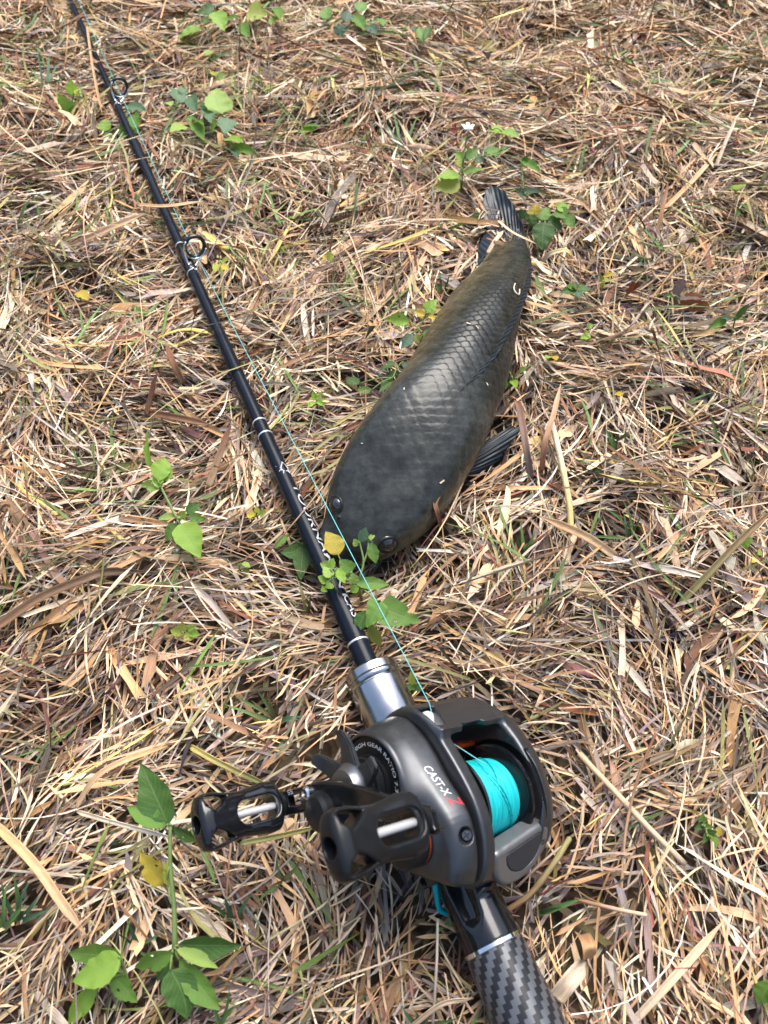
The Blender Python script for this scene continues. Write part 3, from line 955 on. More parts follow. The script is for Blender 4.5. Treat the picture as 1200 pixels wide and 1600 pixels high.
def f_frame(x, y, z):
    wall = ext(PW_d(y, z), abs(x + 18.4) - 3.4, 1.2)
    wall = smax(wall, (-(x + 22) * .55 + (np.abs(z - 26) * .0) + PW_d(y, z) + .2) * .8, 1.0)        # sloping shoulder of the blade
    palm = ext(PP_d(y, z) + np.clip(x - 22, 0, 30) ** 2 * .035, abs(x - 26.5) - 7.5, 2.5)
    hood = ext(HOOD_d(y, z), abs(x - 1) - 22, 1.5)
    rear = ext(np.hypot(y + 27, z - 22) - 8, abs(x - 2) - 20, 2)
    floor_ = ext(np.maximum(abs(y - 5) - 30, abs(z + 1) - 4), abs(x - 2) - 20, 1.5)
    d = smin(smin(wall, palm, 1.0), hood, 3.0)
    d = smin(d, smin(rear, floor_, 3), 2)
    # spool well and its flare on the palm side
    d = smax(d, -ext(cyl_x(y, z, SP_Y, SP_Z, 24.2), abs(x - 3) - 17.8, .4), .6)
    d = smax(d, -(cyl_x(y, z, SP_Y, SP_Z, 22.6) - np.clip(x - 19.5, 0, 8) * .8 + np.where(x > 23, 30, 0) + np.where(x < 15, 30, 0)), .6)
    # thumb opening between the blade and the palm side, runs up to the hood
    o_ = ext(np.maximum(np.maximum(np.maximum(y - 26.0 + np.clip(x - 6, 0, 30) * .8, -y - 30), 30 - z), -11.5 + np.clip(y + 8, -30, 40) * .14 - x), abs(x - 2.2) - 17.0, 1.5)
    d = smax(d, -o_, .8)
    # window in the hood in front of the level wind
    wn = ext(np.maximum(np.maximum(y - 40.5, 28.0 - y), 14 - z), np.maximum(x + 14.6 - (y - 29) * .55, -20.0 - x), 1.2)
    d = smax(d, -wn, .8)
    # inner room behind the hood
    d = smax(d, -ext(np.maximum(abs(y - 28) - 11.0, abs(z - 20) - 16 + np.clip(y - 22, 0, 20) * .55), abs(x - 4) - 13.5, 1), .5)
    # open throat under the hood where the line runs out
    d = smax(d, -ext(np.maximum(35 - y, abs(z - 18) - 12.5), abs(x + 1) - 17.0, 1), .6)
    # stepped rim on the palm side
    st_ = np.hypot(y - SP_Y - 1, z - SP_Z + 6) - 31.0
    d = smax(d, -np.maximum(np.maximum(abs(st_) - .55, abs(x - 27.5) - 6.5), -z + 12 - y * .2), .5)
    return d


def build_reel():
    rt = empty('fishing_reel', O, 'gunmetal low profile casting reel with teal line lying on the black rod', 'fishing reel')
    place_local(rt, O)
    G, GL, BG, BS = M['gunmetal'], M['gunmetal_light'], M['black_gloss'], M['black_satin']
    cov = link('side_cover', sdf_mesh('side_cover', f_cover, (-50, -40, -12), (-21, 50, 52), .5), G, rt)
    frm = link('frame', sdf_mesh('frame', f_frame, (-24, -42, -14), (36, 52, 56), .5), G, rt)
    # screw in the cover
    s = Vector(SCREW) / 1000
    nrm = np.array([-.75, -.25, .6]); nrm /= np.linalg.norm(nrm)
    bm = bmesh.new()
    bmesh.ops.create_cone(bm, cap_ends=True, segments=20, radius1=.0024, radius2=.0019, depth=.0022)
    bmesh.ops.translate(bm, verts=bm.verts, vec=(0, 0, -.0012))
    sm = bm_mesh('screw', bm)
    sc = link('screw', sm, M['screw_steel'], cov)
    sc.location = s - Vector(nrm) * .0008; sc.rotation_euler = Vector(nrm).to_track_quat('Z', 'Y').to_euler()
    for k in range(2):
        a = k * math.pi / 2
        sl = prism('screw_slot', [(-.0016, -.00025), (.0016, -.00025), (.0016, .00025), (-.0016, .00025)], 'z', -.0002, .00012)
        sl.transform(Matrix.Rotation(a, 4, 'Z') @ Matrix.Translation((0, 0, .00003 * k)))
        if k == 0: cross = bmesh.new()
        cross.from_mesh(sl)
    so = link('screw_slot', bm_mesh('screw_slot', cross), M['black_matt'], cov)
    so.matrix_local = sc.matrix_local.copy() if False else Matrix.LocRotScale(sc.location, sc.rotation_euler.to_quaternion(), None)
    # printed name on the cover: CAST-X and a red Z
    def cover_text(s, p0, ex, ey, size, m, sh=.15):
        tm = text_mesh(s, 1.0, 1, 'LEFT', sh)
        for v in tm.vertices:
            px = p0[0] + size * (v.co.x * ex[0] + v.co.y * ey[0]); py = p0[1] + size * (v.co.x * ex[1] + v.co.y * ey[1])
            o_, d_ = loc_ray(px, py)
            p = trace(f_cover, px, py) - d_ * .12
            v.co = Vector(p / 1000)
        return link('lettering', tm, m, cov)
    ex = np.array([52., 68.]); ex /= np.linalg.norm(ex)
    ey = np.array([.93, -.36])
    cover_text('CAST-X', (660, 1198), ex, ey, 16.5, M['name_print'])
    cover_text('Z', (697, 1247), ex, ey, 25, M['red_print'], .3)

    # printed ring round the drive shaft
    rg = link('ratio_ring', lathe('ratio_ring', [(-.0409, .0006), (-.0413, .0203), (-.0402, .0203)], 'x', 56), M['black_satin'], rt)
    for v in rg.data.vertices: v.co += Vector((0, SH_Y / 1000, SH_Z / 1000))
    tm = text_mesh('AIR · HIGH GEAR RATIO 7.3', 1.0, 0, 'LEFT')
    xs = [v.co.x for v in tm.vertices]; x0, x1 = min(xs), max(xs)
    size = 2.5; R0 = 16.0
    for v in tm.vertices:
        a = math.radians(6.0) - 0
        th = A0_RING + (v.co.x - x0) / (x1 - x0) * math.radians(172)
        r = R0 + v.co.y * size
        # seen from -x with z up the +y axis points left: angles run clockwise in the picture
        v.co = Vector((-41.45, SH_Y + r * math.cos(th), SH_Z + r * math.sin(th))) / 1000
    link('lettering', tm, M['name_print'], rg)
    # shaft sleeve
    sl = lathe('shaft_sleeve', [(-.0410, .0125), (-.0430, .0125), (-.0432, .0112), (-.0452, .0112), (-.0454, .0118), (-.0476, .0118), (-.048, .0105), (-.052, .0105)], 'x', 48)
    for v in sl.vertices: v.co += Vector((0, SH_Y / 1000, SH_Z / 1000))
    link('shaft_sleeve', sl, BS, rt)
    # cast control cap on the spool axis
    cc = lathe('cast_control_cap', [(-.030, .0115), (-.0385, .0115), (-.0388, .0108), (-.0392, .0108), (-.0395, .0115), (-.046, .0112), (-.0472, .0095), (-.0474, .0001)], 'x', 48)
    for v in cc.vertices: v.co += Vector((0, -.0085, .0235))
    cco = link('cast_control_cap', cc, BS, rt)
    oc = lathe('accent_ring', [(-.0386, .01105), (-.0388, .01135), (-.0391, .01135), (-.0393, .01105)], 'x', 48)
    for v in oc.vertices: v.co += Vector((0, -.0085, .0235))
    link('accent_ring', oc, M['orange'], cco)

    # star drag: hub and six folded arms
    st = lathe('star_drag', [(-.0500, .0065), (-.0502, .0108), (-.0538, .0108), (-.0545, .0098), (-.0575, .0085), (-.058, .0062)], 'x', 40)
    for v in st.vertices: v.co += Vector((0, SH_Y / 1000, SH_Z / 1000))
    so_ = link('star_drag', st, GL, rt)
    for k in range(6):
        a = math.radians(28 + 60 * k)
        bm = bmesh.new()
        pr_ = [(7.0, 5.6, -51.6, 3.2), (13, 4.6, -52.2, 2.8), (18, 3.8, -53.0, 2.6), (22.0, 3.4, -54.6, 2.6), (25.0, 2.6, -56.4, 2.2)]
        rows = []
        for (r, hw, xx, th_) in pr_:
            row = []
            for (dv, dx) in ((-hw, th_ / 2), (hw, th_ / 2), (hw, -th_ / 2), (-hw, -th_ / 2)):
                row.append(bm.verts.new(((xx + dx) / 1000, (SH_Y + r * math.cos(a) - dv * math.sin(a)) / 1000, (SH_Z + r * math.sin(a) + dv * math.cos(a)) / 1000)))
            rows.append(row)
        for p, q in zip(rows[:-1], rows[1:]):
            for j in range(4): bm.faces.new((p[j], p[(j + 1) % 4], q[(j + 1) % 4], q[j]))
        bm.faces.new(rows[0]); bm.faces.new(rows[-1][::-1])
        bmesh.ops.recalc_face_normals(bm, faces=bm.faces)
        bmesh.ops.bevel(bm, geom=[e for e in bm.edges if e.calc_face_angle(0) > .6], offset=.0006, segments=2, affect='EDGES')
        link('drag_arm', bm_mesh('drag_arm', bm), M['gunmetal_mid'], so_)

    # spool with wound line
    sv = lathe('spool', [(-.0150, .0040), (-.0150, .0225), (-.0138, .0228), (-.0132, .0215), (-.0128, .0120), (.0128, .0120), (.0134, .0215), (.0140, .0228), (.0152, .0228), (.0158, .0215), (.0165, .0100), (.0185, .0040)], 'x', 72)
    for v in sv.vertices: v.co += Vector((SPX / 1000, SP_Y / 1000, SP_Z / 1000))
    spo = link('spool', sv, BG, rt)
    prof = []
    nw = 46
    for i in range(nw + 1):
        u = i / nw
        r = .0160 + .0014 * (1 - abs(2 * u - 1) ** 3.5) + .00035 * math.sin(u * 7)
        prof.append((-.0129 + .0258 * u, r + (.00011 if i % 2 else -.00011)))
    wl = lathe('wound_line', prof, 'x', 90, False)
    for v in wl.vertices: v.co += Vector((SPX / 1000, SP_Y / 1000, SP_Z / 1000))
    wl.polygons.foreach_set('use_smooth', [True] * len(wl.polygons))
    link('wound_line', wl, M['teal_line'], spo)
    # a few turns that cross the others
    bm = bmesh.new()
    for (xa, xb, a0, a1, rr) in ((-11.5, 9.5, .3, 3.0, 17.6), (10.5, -8, .1, 2.8, 17.62), (-4, 11.5, .9, 3.2, 17.58), (2, -11, .5, 2.5, 17.6)):
        u_ = np.linspace(0, 1, 40); ang = a0 + (a1 - a0) * u_
        edge = 1 - .0016 / .0176 * np.abs((xa + (xb - xa) * u_) / 12.9) ** 3.5
        pts = np.stack([SPX + xa + (xb - xa) * u_, SP_Y + rr * edge * np.cos(ang), SP_Z + rr * edge * np.sin(ang)], 1) / 1000
        bm.from_mesh(tube('turn', pts, .00022, 6))
    link('loose_turns', bm_mesh('loose_turns', bm, True), M['teal_line'], spo)

    # level wind: worm shaft, guard bar, carriage and the bright line guide
    wsx = [(-16 + i * .5, 1.5 + .08 * math.sin(i * 1.1)) for i in range(69)]
    ws = lathe('worm_shaft', [(a / 1000, b / 1000) for a, b in wsx], 'x', 14)
    for v in ws.vertices: v.co += Vector((0, .0235, .0265))
    link('worm_shaft', ws, M['orange'], rt)
    gb = lathe('guard_bar', [(-.016, .0012), (.018, .0012)], 'x', 12)
    for v in gb.vertices: v.co += Vector((0, .0262, .0215))
    link('guard_bar', gb, M['orange'], rt)
    car = prism('line_carriage', [(22, 20), (31, 20), (33, 26), (31, 33), (27, 35), (22, 30)], 'x', -17, -8, .8)
    car.transform(Matrix.Scale(.001, 4)) if max(abs(v.co.x) for v in car.vertices) > 1 else None
    link('line_carriage', car, BS, rt)
    lg = lathe('line_guide', [(.014, .0036), (.016, .0042), (.026, .0050), (.0365, .0052), (.0382, .0046), (.0386, .0030)], 'z', 32)
    for v in lg.vertices: v.co += Vector((-.0135, .0345, 0))
    link('line_guide', lg, M['axle_steel'], rt)

    # thumb bar with its dark pad
    e1 = np.array([.985, .12, .12]); e1 /= np.linalg.norm(e1)
    e2 = np.array([0, -.68, -.73]); e2 -= e1 * (e1 @ e2); e2 /= np.linalg.norm(e2)
    e3 = np.cross(e1, e2)
    if e3[2] < 0: e3 = -e3
    TB0 = np.array([0, -26.5, 37.5])
    D = closed_path([(-11, 1), (-4, -.2), (8, -.6), (20, -.8), (25, 1.2), (26, 6), (23.5, 12), (16, 18.5), (6, 20.5), (-4, 18.5), (-10, 12)], 60)
    D_d = sd_poly(D)
    def f_bar(x, y, z):
        a = (x - TB0[0]) * e1[0] + (y - TB0[1]) * e1[1] + (z - TB0[2]) * e1[2]
        b = (x - TB0[0]) * e2[0] + (y - TB0[1]) * e2[1] + (z - TB0[2]) * e2[2]
        c = (x - TB0[0]) * e3[0] + (y - TB0[1]) * e3[1] + (z - TB0[2]) * e3[2]
        d = ext(D_d(a, b) + np.clip(-c, 0, 20) * .06, abs(c + 5.0) - 5.0, 2.4)
        pk = ext(PAD_d(a, b), abs(c) - .8, .2)
        return np.maximum(d, -pk)
    PAD = closed_path([(-3.5, 3.4), (3, 3.0), (12, 2.6), (18.5, 2.6), (20, 5), (18.5, 10), (14, 14.2), (7, 15.6), (0, 13), (-3.6, 8)], 48)
    PAD_d = sd_poly(PAD)
    tb = link('thumb_bar', sdf_mesh('thumb_bar', f_bar, (-16, -52, 8), (32, -14, 50), .45), M['bar_metal'], rt)
    def f_pad(x, y, z):
        a = (x - TB0[0]) * e1[0] + (y - TB0[1]) * e1[1] + (z - TB0[2]) * e1[2]
        b = (x - TB0[0]) * e2[0] + (y - TB0[1]) * e2[1] + (z - TB0[2]) * e2[2]
        c = (x - TB0[0]) * e3[0] + (y - TB0[1]) * e3[1] + (z - TB0[2]) * e3[2]
        return ext(PAD_d(a, b) + .25, abs(c + .4) - .55, .35)
    link('thumb_pad', sdf_mesh('thumb_pad', f_pad, (-16, -52, 8), (32, -14, 50), .4), M['rubber'], tb)

    # foot under the frame, sunk in the seat of the rod
    ft = prism('reel_foot', [(-9, -30), (9, -30), (8, 34), (-8, 34)], 'z', -7, -2.0, 1.0)
    ft.transform(Matrix.Scale(.001, 4))
    link('reel_foot', ft, BS, rt)

    # crank: arm, nut, screw, two paddle knobs on steel axles
    far_b, near_b = np.array([31.5, -19.5]), np.array([-11.5, 64.0])
    hub = np.array([SH_Y, SH_Z])
    cen = smooth_path([far_b + (4, -7), far_b, (27, -6), hub, (10, 33), near_b, near_b + (-2, 5)], 40)
    Tn = np.gradient(cen, axis=0); Tn /= np.linalg.norm(Tn, axis=1)[:, None]
    Nn = np.stack([-Tn[:, 1], Tn[:, 0]], 1)
    sarc = np.linspace(0, 1, 40)
    wd = 4.8 + .8 * np.exp(-((sarc - .46) / .16) ** 2) + .4 * np.exp(-((sarc - .22) / .1) ** 2)
    wd[0] *= .45; wd[1] *= .8; wd[-1] *= .45; wd[-2] *= .8
    outl = np.vstack([cen + Nn * wd[:, None], (cen - Nn * wd[:, None])[::-1]])
    arm_d = sd_poly(outl)
    wa, wb = np.array([29.0, -12.5]), np.array([25.6, -1.0])
    wdv = (wb - wa) / np.linalg.norm(wb - wa); wl_ = np.linalg.norm(wb - wa)
    def f_arm(x, y, z):
        d = ext(arm_d(y, z), abs(x + 64.5) - 2.0, .9)
        u = (y - wa[0]) * wdv[0] + (z - wa[1]) * wdv[1]; v = -(y - wa[0]) * wdv[1] + (z - wa[1]) * wdv[0]
        win = np.maximum(abs(u - wl_ / 2 + 1.5) - wl_ / 2 + 1.0, abs(v + .4) - 2.1)
        return smax(d, -win, .4)
    h = empty('handle', (0, 0, 0), None, None)
    h.parent = rt
    link('arm', sdf_mesh('arm', f_arm, (-70, -24, -36), (-59, 46, 74), .45), BG, h)
    nut = lathe('handle_nut', [(-.058, .0062), (-.064, .0062), (-.0666, .0080), (-.0700, .0080), (-.0716, .0066), (-.072, .0042), (-.0725, .001)], 'x', 28)
    for v in nut.vertices: v.co += Vector((0, .0152, .0105))
    link('handle_nut', nut, BS, h)
    hs = lathe('retainer_screw', [(-.066, .0028), (-.0678, .0028), (-.0686, .0020), (-.0688, .0003)], 'x', 20)
    for v in hs.vertices: v.co += Vector((0, .0262, .0042))
    link('retainer_screw', hs, M['chrome'], h)
    # little two-part mark printed on the arm
    bm = bmesh.new()
    for kx in range(2):
        for (a0, b0, a1, b1) in ((0, 0, 3.0, .6), (0, 1.5, 3.0, 2.1), (0, 3.0, 3.0, 3.6), (0, 1.5, .6, 3.6), (2.4, 0, 3.0, 2.1)):
            q = []
            for (a_, b_) in ((a0, b0), (a1, b0), (a1, b1), (a0, b1)):
                uu = 1.0 + (a_ + kx * 3.7) * .62; vv = 3.3 + b_ * .55
                yz = wa + wdv * uu + np.array([wdv[1], -wdv[0]]) * vv * MARK_S
                q.append(bm.verts.new((-.06665, yz[0] / 1000, yz[1] / 1000)))
            bm.faces.new(q)
    link('printed_mark', bm_mesh('printed_mark', bm), M['white_print'], h)

    def f_knob(u, v, w_):
        # u along the axle from the inner end, v across the paddle, w through it
        hv = np.interp(u, [0, 3, 8, 14, 20, 26, 31, 36, 39, 41], [9.0, 10.7, 11.2, 10.2, 9.6, 10.2, 11.4, 11.8, 11.0, 9.0])
        hw = np.interp(u, [0, 3, 9, 18, 28, 36, 41], [5.6, 6.4, 6.2, 5.4, 6.0, 6.8, 5.6])
        q = ((np.abs(v) / hv) ** 2.6 + (np.abs(w_) / hw) ** 2.6) ** (1 / 2.6)
        d = (q - 1) * np.minimum(hv, hw) * .85
        d = smax(d, np.maximum(-u, u - 41), 3.0)
        # long window
        wv = np.hypot(np.maximum(np.abs(u - 13.0) - 5.4, 0), v) - 5.0
        d = smax(d, -wv, 1.4)
        # tongue and the two side openings inside the end hoop
        tongue = np.abs(v) - np.interp(u, [22, 26, 30, 34, 37.5], [9.6, 8.4, 5.6, 3.8, 6.6])
        side_ = np.maximum(np.maximum(np.abs(v) - hv + 1.9, -tongue), np.maximum(25.5 - u, u - 37.2))
        d = smax(d, -side_, 1.2)
        # hollow end and the bore of the axle
        bore = np.hypot(v, w_) - np.where(u > 33, 3.6, 2.4)
        d = smax(d, -np.maximum(bore, 30 - u), .8)
        return d
    V, Q = nets(f_knob, (-2, -15, -10), (43, 15, 10), .55)
    for (b, m_) in ((far_b, BG), (near_b, BS)):
        # local: x = -(base) - u ; v -> y ; w -> z ; slightly turned about the axle
        a = KN_TURN
        y_ = V[:, 1] * math.cos(a) - V[:, 2] * math.sin(a); z_ = V[:, 1] * math.sin(a) + V[:, 2] * math.cos(a)
        W_ = np.stack([-67.2 - V[:, 0], b[0] + y_, b[1] + z_], 1) / 1000
        link('knob', fast_mesh('knob', W_, Q[:, ::-1]), m_, h)
        ax_ = lathe('knob_axle', [(-.0625, .0030), (-.0672, .0034), (-.0674, .0017), (-.0985, .0017), (-.0990, .0012)], 'x', 20)
        for v in ax_.vertices: v.co += Vector((0, b[0] / 1000, b[1] / 1000))
        link('knob_axle', ax_, M['axle_steel'], h)
        cl = lathe('knob_collar', [(-.0662, .0050), (-.0664, .0060), (-.0680, .0060), (-.0684, .0050)], 'x', 28)
        for v in cl.vertices: v.co += Vector((0, b[0] / 1000, b[1] / 1000))
        link('knob_collar', cl, BS, h)
    return rt


SPX = 2.0
A0_RING = math.radians(-44)
KN_TURN = math.radians(12)
MARK_S = 1.0
reel = build_reel()
# ------------------------------------------------------------------ the rod
def build_rod():
    rt = empty('fishing_rod', A, 'long black casting rod with carbon grip and silver fore grip lying across the dry grass', 'fishing rod')
    place_local(rt, A)
    # carbon grip
    n = 48
    prof = [(-.16, .0148), (-.12, .0156), (-.08, .0156), (-.045, .0150), (-.015, .0140), (-.0012, .0135)]
    pp = smooth_path(np.array(prof), 30)
    g = lathe('carbon_grip', [tuple(p) for p in pp], 'y', n)
    wv = np.zeros((len(g.vertices), 3))
    for i, v in enumerate(g.vertices):
        k = i % n; r = i // n
        # cloth coordinates laid round the tube (seam underneath)
        aa = (math.atan2(v.co.z, v.co.x) - math.pi * 1.5) % (2 * math.pi)
        wv[i] = (aa / (2 * math.pi) * 46, (v.co.y + .2) / .0026, 0)
    point_attr(g, 'weave', 'FLOAT_VECTOR', wv)
    link('carbon_grip', g, M['carbon'], rt)
    link('trim_ring', lathe('trim_ring', [(-.0013, .0136), (-.0010, .01395), (.0006, .01395), (.0009, .0134)], 'y', 48), M['chrome'], rt)
    # moulded seat: round at the grip, scooped flank on the handle side
    def f_seat(x, y, z):
        R = np.interp(y, [0, 20, 50, 106], [13.3, 12.7, 12.2, 12.2])
        d = np.hypot(x, z) - R
        d = smax(d, np.maximum(.6 - y, y - 106.5), .6)
        # finger scoop and spine
        sc_ = np.hypot((x + 15.5) * .9, (z - 8.5)) - np.interp(y, [2, 12, 26, 60], [1.0, 6.5, 8.5, 8.0])
        d = smax(d, -sc_, 1.6)
        d = smin(d, np.maximum(np.hypot(x - 0, z - 9) - 5.5, np.maximum(20 - y, y - 96)), 3)
        return d
    link('reel_seat', sdf_mesh('reel_seat', f_seat, (-16, -1, -16), (16, 109, 17), .6), M['black_gloss'], rt)
    # silver fore grip with a groove
    fg = [(.1045, .0118), (.1050, .0140), (.1056, .0143), (.1284, .0145), (.1290, .0138), (.1298, .0136), (.1304, .0141), (.1312, .0146), (.1325, .0146), (.1331, .0141), (.1336, .0146), (.1376, .0145), (.1384, .0138), (.1386, .0128), (.1380, .0105), (.1376, .0060)]
    link('fore_grip', lathe('fore_grip', fg, 'y', 72), M['silver'], rt)
    # blank
    ts = [.1382, .2, .315, .4, .515, .6, .681, .6812, .684, .690, .6905, .75, .9, 1.3, 1.62]
    rs = [float(rod_radius(t)) for t in ts]
    for i, t in enumerate(ts):
        if .6805 < t < .6905: rs[i] = .0047
    bl = lathe('blank', list(zip(ts, rs)), 'y', 32)
    link('blank', bl, M['blank'], rt)
    def band(t, wdt=.0013, ex=.0003):
        r = float(rod_radius(t)) + ex
        link('trim_ring', lathe('trim_ring', [(t - wdt / 2, r - .0003), (t - wdt / 2 + .0002, r), (t + wdt / 2 - .0002, r), (t + wdt / 2, r - .0003)], 'y', 32), M['axle_steel'], rt)
    for t in (.1555, .3145, .3265, .492, .528, .692, .7595, .789, 1.003): band(t)
    # thread wraps under the guides: slightly raised black lacquer
    for t0, t1 in ((.493, .527), (.7605, .788)):
        r = float(rod_radius((t0 + t1) / 2))
        link('guide_wrap', lathe('guide_wrap', [(t0, r + .0001), (t0 + .002, r + .0008), (t1 - .002, r + .0008), (t1, r + .0001)], 'y', 28), M['black_gloss'], rt)
    # guides: dark ring held over the rod by a bright double-footed frame
    def guide(t, R, rodr, hgt):
        ringc = np.array([0, t, rodr + hgt])
        tilt = math.radians(14)
        k = 40; pts = []
        for i in range(k):
            a = 2 * math.pi * i / k
            pts.append(ringc + R * np.array([math.cos(a), math.sin(a) * math.sin(tilt), math.sin(a) * math.cos(tilt)]))
        V = []
        nr = 10; mr_ = R * .20
        for i in range(k):
            a = 2 * math.pi * i / k
            rad = (pts[i] - ringc) / R
            axn = np.cross(rad, [-math.sin(a), math.cos(a) * math.sin(tilt), math.cos(a) * math.cos(tilt)])
            for j in range(nr):
                b = 2 * math.pi * j / nr
                V.append(pts[i] + mr_ * (rad * math.cos(b) + 1.25 * axn * math.sin(b)))
        F = []
        for i in range(k):
            for j in range(nr):
                F.append((i * nr + j, i * nr + (j + 1) % nr, ((i + 1) % k) * nr + (j + 1) % nr, ((i + 1) % k) * nr + j))
        m = py_mesh('guide_ring', V, F)
        bm = bmesh.new(); bm.from_mesh(m); bmesh.ops.recalc_face_normals(bm, faces=bm.faces); bm.to_mesh(m); bm.free()
        m.polygons.foreach_set('use_smooth', [True] * len(m.polygons))
        gd = link('guide', m, M['ceramic'], rt)
        # frame legs
        bmF = bmesh.new()
        hoop = [ringc + np.array([R * 1.1 * math.cos(q), -.0017 + R * 1.1 * math.sin(q) * math.sin(tilt), R * 1.1 * math.sin(q) * math.cos(tilt)]) for q in np.linspace(math.pi * .92, math.pi * 2.08, 30)]
        bmF.from_mesh(tube('hoop', hoop, .00095, 8))
        for sx in (-1, 1):
            p = smooth_path([(sx * R * .98, t, rodr + hgt - R * .1), (sx * R * .85, t - .003, rodr + hgt - R * .75), (sx * rodr * .75, t - .0085, rodr * .85), (sx * rodr * .3, t - .016, rodr + .0006)], 14)
            bmF.from_mesh(tube('leg', p, np.linspace(.0008, .0006, 14), 8))
        p = smooth_path([(0, t + .0015, rodr + hgt - R * 1.0), (0, t + .005, rodr + .002), (0, t + .014, rodr + .0007)], 12)
        bmF.from_mesh(tube('leg', p, .0008, 8))
        link('guide_frame', bm_mesh('guide_frame', bmF, True), M['chrome'], gd)
    guide(.507, .0079, float(rod_radius(.507)), .0105)
    guide(.772, .0074, float(rod_radius(.772)), .0098)
    # keeper knot thread and lacquer print: white lettering round the side of the blank
    def rod_text(s, t0, length, hgt, a0, name='lettering'):
        tm = text_mesh(s, 1.0, 1, 'LEFT')
        xs = [v.co.x for v in tm.vertices]; x0, x1 = min(xs), max(xs)
        for v in tm.vertices:
            u = (v.co.x - x0) / (x1 - x0)
            t = t0 - u * length
            r = float(rod_radius(t)) + .00012
            ang = a0 - v.co.y * hgt / r
            v.co = Vector((r * math.cos(ang), t, r * math.sin(ang)))
        link(name, tm, M['white_print'], rt)
    rod_text('TOURNAMENT', .268, .088, .0080, math.radians(99))
    rod_text('CAST', .1755 + .008, .020, .0080, math.radians(99))
    # winged emblem before the lettering
    em = [(-.0045, -.002), (-.001, .0015), (-.0035, .003), (0, .0035), (-.001, .006), (.003, .0042), (.006, .006), (.0055, .002), (.0075, .0), (.0045, -.0012), (.002, -.004), (.0005, -.0012)]
    bm = bmesh.new()
    vs = []
    for (a_, b_) in em:
        t = .283 - b_
        r = float(rod_radius(t)) + .00012; ang = math.radians(116) - a_ / r * .8
        vs.append(bm.verts.new((r * math.cos(ang), t, r * math.sin(ang))))
    bm.faces.new(vs)
    bmesh.ops.triangulate(bm, faces=bm.faces)
    link('emblem', bm_mesh('emblem', bm), M['white_print'], rt)
    return rt


rod = build_rod()

# ------------------------------------------------------------------ the fishing line, from the spool through the guides
def rodpt(t, x=0, z=0):
    return A + t * YL + (x * XL + z * ZL)


def reelpt(x, y, z): return O + np.array([x, y, z]) / 1000 @ RM


g1 = rodpt(.507, 0, float(rod_radius(.507)) + .0075)
g2 = rodpt(.772, 0, float(rod_radius(.772)) + .0070)
spool_top = reelpt(*(SPX - 1.0, SP_Y + 9, SP_Z + 17.4))
lg_top = reelpt(-11.0, 41.5, 39.6)
lg_in = reelpt(-8.5, 30, 33)
line_pts = np.vstack([np.linspace(spool_top, lg_in, 6), np.linspace(lg_top, g1, 30)[0:], np.linspace(g1, g2, 20)[1:], np.linspace(g2, rodpt(1.25, .002, .012), 24)[1:]])
tag(link('fishing_line', tube('fishing_line', line_pts, .00026, 6), M['thin_line']), 'thin teal braided line running from the reel up through the rod guides', 'fishing line')
# loose end of cord under the reel
cp = smooth_path([at(674, 1350, .030), at(679, 1375, .026), at(682, 1398, .020), at(687, 1420, .014), at(700, 1428, .010)], 70)
s_ = np.linspace(0, 1, 70)
cm = tube('braided_cord', cp, .00125 + .00016 * np.sin(s_ * 150), 10)
tag(link('braided_cord', cm, M['teal_line']), 'short thick end of teal braided cord hanging below the reel', 'cord')
# ------------------------------------------------------------------ weeds, tufts, single straws
def leaf_proto(kind, seed=0):
    """unit leaf: base at origin, tip at +y 1, half width .5 at its widest, lies near z=0"""
    nu, nv = 15, 11
    r_ = random.Random(100 + seed * 7 + kind); e1 = [r_.gauss(0, .045) for _ in range(nu)]; e2 = [r_.gauss(0, .045) for _ in range(nu)]
    bow = r_.uniform(-.10, .10); tws = r_.uniform(-.35, .35)
    V = []; UVs = []
    for i in range(nu):
        t = i / (nu - 1)
        if kind == 0: wd = (math.sin(math.pi * min(1, t ** .72)) ** .85) * (1 - .15 * t)            # ovate
        elif kind == 1: wd = math.sin(math.pi * t ** .9) ** .9                                        # elliptic
        else: wd = math.sin(math.pi * t ** .55) ** .7 * (1.04 - .35 * t)                              # heart
        wd = max(wd, .02) * .5
        for j in range(nv):
            s = -1 + 2 * j / (nv - 1)
            x = wd * s * (1 + (e1 if s < 0 else e2)[i] * abs(s) ** 3) + bow * math.sin(math.pi * t)
            z = (.16 if kind != 1 else .24) * abs(s) ** 1.5 * wd * 2 * .5 - .20 * (t - .35) ** 2 + .02 * math.sin(t * 19 + s * 2.4) * abs(s) + .018 * math.sin(9 * math.pi * t - 2.6 * abs(s)) * abs(s) + tws * s * wd * t
            V.append((x, t, z)); UVs.append((s, t, 0))
    fl = [tuple(map(int, f)) for f in grid_faces(nu, nv)[:, ::-1]]
    if seed == 2:                                     # nibbled edge and a small hole
        drop = {(9, 0), (10, 0), (9, 1), (6, 7), (11, nv - 2)}
        fl = [f for k_, f in enumerate(fl) if (k_ // (nv - 1), k_ % (nv - 1)) not in drop]
    m = py_mesh('leaf', V, fl)
    point_attr(m, 'leafuv', 'FLOAT_VECTOR', np.array(UVs))
    m.materials.append(M['leaf'])
    return m


LEAF = [[leaf_proto(k, s) for s in range(4)] for k in range(3)]
LC = dict(d=(.036, .085, .017), g=(.078, .155, .025), b=(.155, .26, .034), l=(.20, .29, .065), y=(.34, .26, .03), o=(.22, .25, .045), k=(.045, .085, .055), r=(.26, .085, .030), p=(.10, .065, .065), t=(.075, .14, .075))


